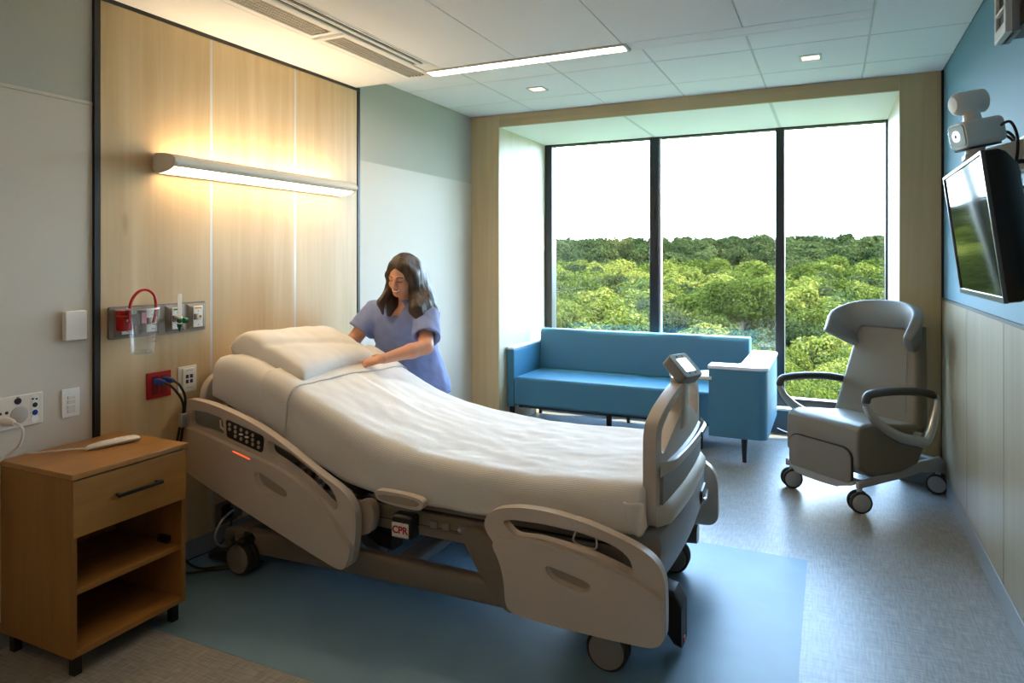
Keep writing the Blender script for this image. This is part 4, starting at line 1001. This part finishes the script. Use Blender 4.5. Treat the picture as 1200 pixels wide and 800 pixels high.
# ------------------------------------------------------------------ telehealth camera unit behind the television
t = thing('camera_unit', 'white pan camera unit on a wall bracket above the television', 'camera', (3.41, 3.2, 1.9))
def tilt(cx, cz, a): return Matrix.Translation((cx, 3.2, cz)) @ Matrix.Rotation(R(22), 4, 'Z') @ Matrix.Rotation(R(a), 4, 'Y')
lm = tilt(3.405, 1.992, -11)
lb = MB().loft([[(x, y, z) for y, z in rrect(-.058*s, .058*s, -.052*s, .05*s, .022*s, 4)] for x, s in ((-.075, .97), (-.068, 1.0), (.062, 1.0), (.075, .92))]).xf(lm).build('lower_body', 'white', t, .002)
MB().plate(rrect(-.050, .050, -.044, .042, .016, 4), [], 'x', -.079, -.072).xf(lm).build('lens_plate', 'lens', lb, .001)
MB().lathe([(.022, -.083), (.022, -.078), (.010, -.078), (.010, -.083)], (0, 0, 0), 'x', 24).xf(lm).build('lens_ring', 'screenwhite', lb)
MB().lathe([(.012, -.081), (.006, -.084), (.001, -.085)], (0, 0, 0), 'x', 16).xf(lm).build('lens_glass', 'dark', lb)
MB().box(-.07, .055, -.05, .05, -.060, -.052).xf(lm).build('speaker_strip', 'dark', lb, .004)
um = tilt(3.375, 2.113, -9)
MB().lathe([(.001, -.062), (.030, -.060), (.043, -.048), (.046, -.03), (.046, .055), (.040, .060), (.002, .060)], (0, 0, 0), 'x', 30).xf(um).build('upper_head', 'white', t)
MB().tube([(3.385, 3.2, 2.08), (3.392, 3.2, 2.03)], [.028, .034], 18).build('neck', 'white', t)
MB().tube([(3.40, 3.2, 1.905), (3.40, 3.2, 1.945)], [.036, .030], 18).build('pedestal', 'white', t)
bx('wall_bracket_plate', 'cream', 3.545, 3.56, 3.12, 3.34, 1.83, 1.965, t, .003)
MB().plate([(3.36, 1.905), (3.555, 1.955), (3.555, 1.835)]+[(3.53-.10*math.sin(R(15*k)), 1.83+.06*math.sin(R(15*k))*(1 if k < 6 else 1)) for k in range(1, 6)]+[(3.36, 1.885)], [], 'y', 3.16, 3.24).build('bracket_arm', 'cream', t, .003)
for k, (yy, zz) in enumerate(((3.17, 2.01), (3.2, 1.975), (3.23, 1.965))):
    MB().tube(catmull([(3.475, yy, zz), (3.505, yy-.01, zz+.01), (3.525+.01*k, yy-.02, zz-.05), (3.52+.01*k, yy-.03, zz-.14), (3.49, yy-.06, zz-.24), (3.50, yy-.10, zz-.34)], 6), .0055, 8).build('cable', 'cord', t)
MB().lathe([(.005, 0), (.005, -.002)], (3.545, 3.30, 1.91), 'x', 10).build('bolt', 'dark', t)

# ------------------------------------------------------------------ small cabinet high on the blue wall
t = thing('wall_enclosure', 'white slatted enclosure high on the blue wall above the television', 'enclosure', (3.50, 3.13, 2.4))
MB().plate([(3.035, 2.33), (3.22, 2.33), (3.22, 2.60), (3.035, 2.60)], [[(3.06, 2.44), (3.20, 2.44), (3.20, 2.58), (3.06, 2.58)], [(3.06, 2.375), (3.20, 2.375), (3.20, 2.43), (3.06, 2.43)]], 'x', 3.465, 3.50).build('front_frame', 'white', t, .003)
bx('case', 'chairgrey', 3.485, 3.515, 3.03, 3.22, 2.33, 2.60, t, .003); bx('back_box', 'dark', 3.51, 3.56, 3.0, 3.21, 2.345, 2.60, t, .004)
bx('window_panel', 'bronze', 3.478, 3.488, 3.055, 3.205, 2.37, 2.585, t)

# ------------------------------------------------------------------ person (surface grown from a smooth distance field)
class Field:
    def __init__(s, lo, hi, h):
        s.lo = np.array(lo, float); s.h = h; s.n = np.ceil((np.array(hi)-s.lo)/h).astype(int)+1
        s.d = np.full(s.n, 1.0, np.float32)
    def sub(s, lo, hi):
        a = np.clip(np.floor((np.array(lo)-s.lo)/s.h).astype(int), 0, s.n-1); b = np.clip(np.ceil((np.array(hi)-s.lo)/s.h).astype(int)+1, 1, s.n)
        sl = tuple(slice(i, j) for i, j in zip(a, b))
        g = np.meshgrid(*[s.lo[k]+s.h*np.arange(a[k], b[k]) for k in range(3)], indexing='ij')
        return sl, np.stack(g, -1).astype(np.float32)
    def merge(s, sl, d, k, op='u'):
        o = s.d[sl]
        if op == 'u':
            if k > 0:
                h = np.clip(.5+.5*(o-d)/k, 0, 1); s.d[sl] = o*(1-h)+d*h-k*h*(1-h)
            else: s.d[sl] = np.minimum(o, d)
        else:
            d = -d
            if k > 0:
                h = np.clip(.5-.5*(o-d)/k, 0, 1); s.d[sl] = o*(1-h)+d*h+k*h*(1-h)
            else: s.d[sl] = np.maximum(o, d)
    def cone(s, a, b, ra, rb, k=.02, op='u', flat=None):
        a, b = np.array(a, float), np.array(b, float); m = max(ra, rb)+k+.05
        sl, P = s.sub(np.minimum(a, b)-m, np.maximum(a, b)+m)
        ab = b-a; t = np.clip(((P-a)@ab)/max(1e-9, ab@ab), 0, 1)
        q = P-(a+t[..., None]*ab)
        if flat is not None:     # (axis, factor): squash the section along an axis
            ax, f = np.array(flat[0], float), flat[1]; c_ = (q@ax); q = q+ax*(c_*(1/f-1))[..., None]
        d = np.sqrt((q**2).sum(-1))-(ra+(rb-ra)*t); s.merge(sl, d.astype(np.float32), k, op)
    def ell(s, c, r, k=.02, op='u', rot=None):
        c, r = np.array(c, float), np.array(r, float); m = r.max()+k+.05
        sl, P = s.sub(c-m, c+m); q = P-c
        if rot is not None: q = q@np.array(rot)           # columns of rot = local axes
        k0 = np.sqrt(((q/r)**2).sum(-1)); k1 = np.sqrt(((q/(r*r))**2).sum(-1))
        s.merge(sl, (k0*(k0-1)/np.maximum(k1, 1e-6)).astype(np.float32), k, op)
    def half(s, p, n, k=0.0):     # cut away the side the normal points to
        n = np.array(n, float); n /= np.linalg.norm(n)
        sl, P = s.sub(s.lo, s.lo+s.h*s.n); d = -((P-np.array(p))@n); s.merge(sl, d.astype(np.float32), k, 's')
    def mesh(s):
        d = s.d; n = d.shape; sg = d < 0
        c = np.zeros(np.array(n)-1, np.int8)
        for i in (0, 1):
            for j in (0, 1):
                for k in (0, 1): c += sg[i:n[0]-1+i, j:n[1]-1+j, k:n[2]-1+k]
        act = (c > 0) & (c < 8); ids = np.full(c.shape, -1, np.int64); idx = np.argwhere(act); ids[act] = np.arange(len(idx))
        acc = np.zeros((len(idx), 3)); cnt = np.zeros(len(idx))
        for ax in range(3):
            for u in (0, 1):
                for v in (0, 1):
                    o = [0, 0, 0]; ot = [a for a in range(3) if a != ax]; o[ot[0]] = u; o[ot[1]] = v
                    p0 = idx+o; p1 = p0.copy(); p1[:, ax] += 1
                    a = d[tuple(p0.T)]; b = d[tuple(p1.T)]; x = (a < 0) != (b < 0)
                    t = np.where(x, a/np.where(x, a-b, 1), 0); q = p0.astype(float); q[:, ax] += t
                    acc[x] += q[x]; cnt[x] += 1
        V = s.lo+s.h*(acc/cnt[:, None]); F = []
        for ax in range(3):
            s0 = [slice(None)]*3; s1 = [slice(None)]*3; s0[ax] = slice(0, -1); s1[ax] = slice(1, None)
            x = np.argwhere(sg[tuple(s0)] != sg[tuple(s1)]); ot = [a for a in range(3) if a != ax]
            x = x[(x[:, ot[0]] > 0) & (x[:, ot[1]] > 0) & (x[:, ot[0]] < n[ot[0]]-1) & (x[:, ot[1]] < n[ot[1]]-1)]
            q = []
            for u, v in ((0, 0), (1, 0), (1, 1), (0, 1)):
                y = x.copy(); y[:, ot[0]] -= u; y[:, ot[1]] -= v; q.append(ids[tuple(y.T)])
            f = np.stack(q, 1); fl = sg[tuple(x.T)]
            if ax == 1: fl = ~fl
            f[~fl] = f[~fl][:, ::-1]; F.append(f)
        return V, np.concatenate(F)
    def build(s, name, m, parent, smooth_it=2, disp=None):
        V, F = s.mesh()
        me = bpy.data.meshes.new(name); me.from_pydata((V-np.array(parent_root(parent).location)).tolist(), [], F.tolist()); me.update()
        bm = bmesh.new(); bm.from_mesh(me)
        for _ in range(smooth_it): bmesh.ops.smooth_vert(bm, verts=bm.verts[:], factor=.5, use_axis_x=True, use_axis_y=True, use_axis_z=True)
        bmesh.ops.recalc_face_normals(bm, faces=bm.faces[:])
        if disp:
            bm.normal_update(); off = parent_root(parent).location
            for v in bm.verts: v.co += v.normal*disp(v.co+off)
        bm.to_mesh(me); bm.free(); me.polygons.foreach_set('use_smooth', [True]*len(me.polygons)); me.materials.append(M[m])
        o = bpy.data.objects.new(name, me); COL.objects.link(o); o.parent = parent; return o
def parent_root(p):
    while p.parent is not None: p = p.parent
    return p

pr = thing('person', 'smiling long-haired woman in blue scrubs leaning over the bed to set the pillow', 'person', (.55, 3.72, 0))
HC = np.array((.530, 3.470, 1.400))             # head centre
f = np.array((.06, -.93, -.345)); f /= np.linalg.norm(f)
upv = np.array((.16, -.30, .94)); upv -= f*(upv@f); upv /= np.linalg.norm(upv)
rt = np.cross(f, upv); rt = rt if rt[0] > 0 else -rt   # towards the picture's right
ROT = np.stack([rt, f, upv], 1)
def hp(x, y, z): return HC+rt*x+f*y+upv*z
neck0 = np.array((.475, 3.565, 1.235)); chest = np.array((.455, 3.60, 1.10)); belly = np.array((.455, 3.64, .92)); pelvis = np.array((.49, 3.69, .82))
shR = np.array((.275, 3.545, 1.165)); elR = np.array((.185, 3.43, .985)); wrR = np.array((.23, 3.335, .985))        # her right arm, reaching behind the pillow
shL = np.array((.665, 3.530, 1.165)); elL = np.array((.765, 3.360, .990)); wrL = np.array((.660, 3.095, .950))      # her left arm, across the near side
B = Field((.0, 3.0, .70), (.92, 3.95, 1.56), .0055)
# torso under the clothes, neck, arms
B.cone(pelvis, belly, .13, .12, .05, flat=((0, 1, 0), .75)); B.cone(belly, chest, .12, .135, .05, flat=((0, 1, 0), .72)); B.cone(chest+np.array((-.10, -.03, .03)), chest+np.array((.11, -.03, .03)), .085, .085, .05)
B.cone(shR, shL, .055, .055, .05); B.cone(neck0+np.array((0, .02, -.04)), hp(0, -.03, -.06), .062, .05, .03)
for sh, el, wr in ((shR, elR, wrR), (shL, elL, wrL)):
    B.cone(sh, el, .054, .043, .02); B.cone(el, el+(wr-el)*.35, .043, .043, .015); B.cone(el+(wr-el)*.35, wr, .043, .027, .012, )
# hands: palm and five fingers each
def hand(wr, d, nrm, side, curl, ln=1.0):
    d = np.array(d, float); d /= np.linalg.norm(d); nrm = np.array(nrm, float); nrm -= d*(nrm@d); nrm /= np.linalg.norm(nrm)
    w = np.cross(d, nrm)*side                       # towards the thumb side
    B.cone(wr, wr+d*.075+w*.0, .026, .034, .012, flat=(tuple(nrm), .55))
    for off, L_, r in ((.027, .072, .0088), (.009, .080, .0092), (-.009, .074, .0088), (-.026, .060, .0078)):
        p = wr+d*.078+w*off; ang = 0; dd = d.copy()
        for k, (fr_, cu) in enumerate(((.45, curl*.6), (.32, curl), (.23, curl*.9))):
            ang += cu; dd = d*math.cos(ang)-nrm*math.sin(ang)+w*off*.9
            q = p+dd*L_*fr_*ln; B.cone(p, q, r*(1-.1*k), r*(1-.1*(k+1)), .004); p = q
    p = wr+d*.022+w*.026; q = p+d*.032+w*.026-nrm*.010; B.cone(p, q, .0125, .0105, .01)
    q2 = q+d*.028+w*.006-nrm*.006; B.cone(q, q2, .0102, .0085, .004)
    return p
hand(wrL, (-.93, -.28, -.22), (-.10, -.62, .78), 1, .26)
hand(wrR, (.35, -.90, -.05), (.1, .1, .95), -1, .35)
# head and face
B.ell(hp(0, -.012, .032), (.073, .094, .088), .02, rot=ROT); B.ell(hp(0, .030, -.028), (.060, .064, .088), .025, rot=ROT)
B.ell(hp(0, .058, -.096), (.026, .028, .022), .03, rot=ROT); B.cone(hp(-.052, .0, -.05), hp(-.02, .052, -.095), .022, .018, .02); B.cone(hp(.052, .0, -.05), hp(.02, .052, -.095), .022, .018, .02)
for s in (-1, 1):
    B.ell(hp(s*.034, .068, -.035), (.021, .02, .018), .02, rot=ROT)
    B.ell(hp(s*.030, .100, .004), (.017, .013, .010), .012, 's', rot=ROT)
    B.ell(hp(s*.030, .083, .003), (.0145, .0125, .0115), .004, rot=ROT)
    B.cone(hp(s*.015, .092, .018), hp(s*.046, .078, .016), .008, .006, .012)
    B.ell(hp(s*.074, -.005, -.012), (.009, .018, .028), .006, rot=ROT)
    B.ell(hp(s*.010, .100, -.036), (.009, .010, .008), .006, rot=ROT)
B.cone(hp(0, .092, .012), hp(0, .115, -.028), .0085, .0115, .010)
B.cone(hp(-.02, .083, -.062), hp(.02, .083, -.062), .010, .010, .01)
body = B.build('body', 'skin', pr, 2)
# lips, teeth, brows, lashes as fine pieces on the face
def arc(name, m, pts, r, seg=8, par=body):
    MB().tube(catmull([tuple(hp(*p)) for p in pts], 5), r, seg).build(name, m, par)
arc('upper_lip', 'lip', [(-.026, .082, -.053), (-.012, .0955, -.060), (0, .098, -.0595), (.012, .0955, -.060), (.026, .082, -.053)], [.001]+[.0032]*19+[.001])
arc('lower_lip', 'lip', [(-.027, .083, -.053), (-.013, .0940, -.0715), (0, .0965, -.0745), (.013, .0940, -.0715), (.027, .083, -.053)], [.001]+[.0036]*19+[.001])
arc('teeth', 'teeth', [(-.022, .087, -.0565), (-.009, .0965, -.0655), (.009, .0965, -.0655), (.022, .087, -.0565)], [.001]+[.0052]*14+[.001])
for s in (-1, 1):
    arc('eyebrow', 'brow', [(s*.013, .098, .021), (s*.030, .0945, .027), (s*.048, .080, .020)], [.0022]*10+[.0012])
    arc('eyelashes', 'brow', [(s*.016, .0945, .001), (s*.030, .0970, -.004), (s*.045, .086, .000)], [.0012]+[.0018]*9+[.0012])
# scrub top
T = Field((-.02, 3.22, .60), (1.0, 4.02, 1.34), .0065)
T.cone(np.array((.51, 3.70, .68)), belly, .205, .185, .03, flat=((0, 1, 0), .80)); T.cone(belly, chest, .185, .185, .05, flat=((0, 1, 0), .74))
T.cone(chest+np.array((-.10, -.035, .03)), chest+np.array((.11, -.035, .03)), .100, .100, .05)
T.cone(np.array((.375, 3.60, .80)), np.array((.375, 3.575, 1.02)), .115, .105, .05); T.cone(shR, shL, .068, .068, .05); T.cone(neck0+np.array((-.06, .0, -.045)), neck0+np.array((.06, .0, -.045)), .062, .062, .04)
for sh, el, e in ((shR, elR, .66), (shL, elL, .74)):
    T.cone(sh, sh+(el-sh)*e*1.25, .074, .090, .02)
for sh, el, e in ((shR, elR, .66), (shL, elL, .74)):
    q = sh+(el-sh)*e; dn = (el-sh)/np.linalg.norm(el-sh)
    a, b_ = q+dn*.001, q+dn*.25
    # trim the sleeve and hollow its opening
    sl, P = T.sub(np.minimum(a, b_)-.14, np.maximum(a, b_)+.14)
    ax = np.clip((P-a)@dn, -1, 1); rad = np.sqrt((((P-a)-ax[..., None]*dn)**2).sum(-1))
    T.merge(sl, np.maximum(-ax, rad-.13).astype(np.float32), .003, 's')
    T.cone(q-dn*.05, q+dn*.02, .045, .076, .004, 's')
T.half((.5, 3.7, .66), (0, 0, -1)); 
nf = np.array((0, -.9, .35)); 
T.cone(neck0+np.array((0, .01, .005)), neck0+np.array((0, .0, .12)), .066, .085, .006, 's')
for k in range(9):      # the V of the neckline
    u_ = k/8; c = neck0+np.array((.0-.012*u_, -.075-.05*u_, -.005-.115*u_)); w_ = .058*(1-u_)+.004
    T.cone(c+np.array((-w_, -.0, 0)), c+np.array((w_, -.0, 0)), .017, .017, .003, 's')
def fold(p): return mnoise.noise(Vector((p.x*16, p.y*16, p.z*9)))*.006+mnoise.noise(Vector((p.x*30+p.z*22, p.y*24, p.z*12)))*.004
top = T.build('scrub_top', 'scrub', pr, 2, fold)
vl = [neck0+np.array((-.075, -.055, .01)), neck0+np.array((-.045, -.10, -.05)), neck0+np.array((-.012, -.135, -.125)), neck0+np.array((.030, -.115, -.055)), neck0+np.array((.075, -.055, .01))]
# trousers and shoes
Q = Field((.25, 3.5, .0), (.85, 3.95, .86), .008)
Q.cone(np.array((.525, 3.70, .80)), np.array((.525, 3.70, .74)), .135, .140, .03, flat=((0, 1, 0), .78))
for s, fx in ((-1, .41), (1, .65)):
    hpz = np.array((.525+s*.075, 3.70, .76)); kn = np.array((fx+.01*s, 3.685, .44)); an = np.array((fx, 3.72, .07))
    Q.cone(hpz, kn, .090, .075, .03); Q.cone(kn, an, .075, .060, .02)
Q.half((.5, 3.7, .045), (0, 0, -1))
Q.build('trousers', 'scrub_daylit', pr, 2, lambda p: mnoise.noise(Vector((p.x*14, p.y*14, p.z*6)))*.007)
for fx in (.41, .65):
    G = Field((fx-.08, 3.50, 0), (fx+.08, 3.84, .13), .006)
    G.cone(np.array((fx, 3.76, .045)), np.array((fx, 3.60, .036)), .044, .038, .03); G.cone(np.array((fx, 3.745, .05)), np.array((fx, 3.74, .09)), .042, .045, .02); G.half((fx, 3.7, .004), (0, 0, -1))
    G.build('shoe', 'shoe', pr, 2)
# hair: cap over the skull with an open face, centre parting, long falls
H = Field((.28, 3.32, 1.02), (.86, 3.80, 1.58), .0055)
H.ell(hp(0, -.022, .036), (.086, .102, .098), .0, rot=ROT)
H.cone(hp(0, -.075, .02), hp(0, -.11, -.10)+np.array((.02, .0, 0)), .075, .08, .03); 
for pts, rr in (
    ([hp(.050, .038, .080), hp(.078, .022, .02), hp(.088, .0, -.09), np.array((.655, 3.435, 1.20)), np.array((.705, 3.445, 1.115))], (.022, .034, .042, .044, .020)),
    ([hp(.045, -.06, .03), hp(.066, -.085, -.07), np.array((.640, 3.545, 1.25)), np.array((.690, 3.535, 1.17)), np.array((.750, 3.515, 1.085))], (.055, .058, .058, .048, .016)),
    ([hp(.07, -.03, .02), hp(.085, -.04, -.09), np.array((.660, 3.49, 1.21)), np.array((.725, 3.49, 1.10))], (.04, .045, .045, .018)),
    ([hp(-.045, .040, .078), hp(-.074, .026, .0), hp(-.080, .018, -.085), np.array((.425, 3.395, 1.235)), np.array((.435, 3.40, 1.165))], (.018, .024, .026, .022, .008)),
    ([hp(-.06, -.04, .02), hp(-.075, -.055, -.08), np.array((.44, 3.48, 1.22)), np.array((.445, 3.455, 1.16))], (.04, .042, .036, .014)),
    ([hp(0, -.09, -.02), np.array((.58, 3.59, 1.26)), np.array((.63, 3.60, 1.13))], (.065, .07, .035))):
    for i in range(len(pts)-1): H.cone(pts[i], pts[i+1], rr[i], rr[i+1], .028)
H.ell(hp(-.002, .118, -.026), (.058, .088, .100), .008, 's', rot=ROT)          # the open face
H.ell(hp(0, .075, -.11), (.050, .065, .06), .012, 's', rot=ROT)
for k in range(8): H.cone(hp(0, .085-.022*k, .118-.004*k*0), hp(0, .070-.022*k, .142), .003, .006, .006, 's')   # parting
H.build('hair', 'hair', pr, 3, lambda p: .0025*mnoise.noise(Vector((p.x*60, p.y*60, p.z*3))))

# ------------------------------------------------------------------ wooded hillside outside
rng = np.random.default_rng(7); random.seed(11)
def top_h(d):
    T = [(20, -5.2), (45, -5.2), (70, -4.2), (110, -1.6), (160, 2.0), (200, 4.6), (250, 8.6), (300, 11.6), (340, 12.2), (420, 6)]
    return interp(T, d)
def ground_h(d): return top_h(d)-9.0
def crown_mesh(name, n, leaf, lumps, seed, m):
    g = np.random.default_rng(seed)
    C = g.normal(size=(lumps, 3)); C /= np.linalg.norm(C, axis=1)[:, None]; C[:, 2] = np.abs(C[:, 2])*1.1-.30
    C = C*np.array((2.6, 2.6, 2.5))*g.uniform(.75, 1.08, lumps)[:, None]; rad = g.uniform(.55, 1.25, lumps)
    C = np.vstack([C, [(0, 0, .4)]]); rad = np.append(rad, 1.9)
    pr_ = rad**2/np.sum(rad**2); k = g.choice(len(rad), n, p=pr_)
    N = g.normal(size=(n, 3)); N /= np.linalg.norm(N, axis=1)[:, None]
    P = C[k]+N*(rad[k]*g.uniform(.78, 1.05, n))[:, None]
    N2 = N+g.normal(size=(n, 3))*.55; N2[:, 2] += .25; N2 /= np.linalg.norm(N2, axis=1)[:, None]
    A = np.cross(N2, g.normal(size=(n, 3))); A /= np.linalg.norm(A, axis=1)[:, None]; Bv = np.cross(N2, A)
    s = leaf*g.uniform(.6, 1.25, n)[:, None]
    V = np.stack([P-A*s*.5, P+Bv*s*.33+N2*s*.06, P+A*s*.5, P-Bv*s*.33+N2*s*.06], 1).reshape(-1, 3); V[:, 2] += 6.3
    me = bpy.data.meshes.new(name); me.vertices.add(4*n); me.vertices.foreach_set('co', V.astype(np.float32).ravel())
    me.loops.add(4*n); me.loops.foreach_set('vertex_index', np.arange(4*n)); me.polygons.add(n)
    me.polygons.foreach_set('loop_start', np.arange(0, 4*n, 4)); me.update(calc_edges=True); me.materials.append(M[m]); return me
near_m = [crown_mesh('tree_crown_fine', 17000, .20, 34, 40+i, 'leaf') for i in range(3)]
mid_m = [crown_mesh('tree_crown', 7500, .34, 28, 60+i, 'leaf') for i in range(4)]
midd_m = [crown_mesh('tree_crown_dim', 7500, .34, 28, 80+i, 'leaf_dark') for i in range(2)]
far_m = [crown_mesh('tree_crown_far', 4200, .50, 24, 90+i, 'leaf_dark') for i in range(4)]
trunk_me = None
def trunk_mesh():
    b_ = MB(); b_.tube(catmull([(0, 0, -.5), (.05, .02, 2.5), (-.05, .05, 5.0), (.1, 0, 7.0)], 4), [.26-.012*k for k in range(13)], 8)
    for a in (0, 2.1, 4.2): b_.tube([(0, 0, 4.6), (1.1*math.cos(a), 1.1*math.sin(a), 6.2), (1.9*math.cos(a), 1.9*math.sin(a), 7.4)], [.12, .08, .03], 6)
    o = b_.build('trunk', 'bark', None); me = o.data; bpy.data.objects.remove(o); return me
trunk_me = trunk_mesh()
def tree(x, y, d, s, meshes, label, group, trunk=False, hz=0.0):
    me = random.choice(meshes); o = bpy.data.objects.new('tree', me); COL.objects.link(o)
    o.location = (x, y, top_h(d)-9.3*s*1.02+hz+random.uniform(-.7, .5)); o.rotation_euler = (0, 0, random.uniform(0, 6.28)); o.scale = (s*random.uniform(.92, 1.1), s*random.uniform(.92, 1.1), s)
    tag(o, label, 'tree', group)
    if trunk:
        c = bpy.data.objects.new('trunk', trunk_me); COL.objects.link(c); c.parent = o
    return o
NL, NG = 'leafy bright green tree in the sunlit wood below the window', 'sunlit trees below the window'
FL_, FG = 'dark green tree on the far wooded ridge under the white sky', 'trees on the far ridge'
def pick(d):
    if d < 60: return near_m, 'bright leafy treetop low in the window, its leaf clumps showing', 'nearest treetops below the window'
    if random.random() < .8: return mid_m, NL, NG
    return midd_m, 'darker green tree standing among the sunlit yellow-green trees', 'darker trees among the sunlit wood'
big = (-6.5, 84.0)
d = 27.0; row = 0
while d < 175:
    sp = 4.6+(d-27)*.030; n = 0; th = -26.5+(row % 2)*math.degrees(sp/d)*.5
    while th < 11:
        tt = R(th+random.uniform(-.25, .25)*math.degrees(sp/d)); dd = d+random.uniform(-.3, .3)*sp
        x, y = 2.89+dd*math.tan(tt), dd
        if abs(math.degrees(tt)-big[0]) > 4.6 or abs(dd-big[1]) > 7:
            
            ml, la, gr_ = pick(d); tree(x, y, dd, sp/5.4*random.uniform(.88, 1.2), ml, la, gr_, d < 50)
        th += math.degrees(sp/d)
    d += sp*.92; row += 1
o = tree(2.89+big[1]*math.tan(R(big[0])), big[1], big[1], 1.45, near_m, 'largest round-crowned bright tree behind the middle window pane', None, True, 3.6)
for d in (192, 212, 232, 254, 276, 298):
    sp = 8.6+(d-190)*.02; th = -26+random.uniform(0, 1.5)
    while th < 10:
        dd = d+random.uniform(-5, 5)
        tree(2.89+dd*math.tan(R(th)), dd, dd, sp/5.6*random.uniform(.9, 1.25), far_m, FL_, FG, False, 1.2)
        th += math.degrees(sp/d)*random.uniform(.85, 1.15)
g_ = MB()
ds = [9, 14, 20, 30, 45, 60, 80, 110, 140, 170, 200, 240, 280, 320, 380, 460, 600]
def gp(u, v):
    i = u*(len(ds)-1); k = min(int(i), len(ds)-2); d = ds[k]+(ds[k+1]-ds[k])*(i-k); a = R(-75+150*v)
    return Vector((2.89+d*math.sin(a)*1.6, d*math.cos(a)*.5+d*.5, ground_h(d)+mnoise.noise(Vector((d*.05, v*9, 0)))*.8-(6 if d > 400 else 0)))
struct(g_.grid(gp, 48, 30).build('ground', 'ground', None))
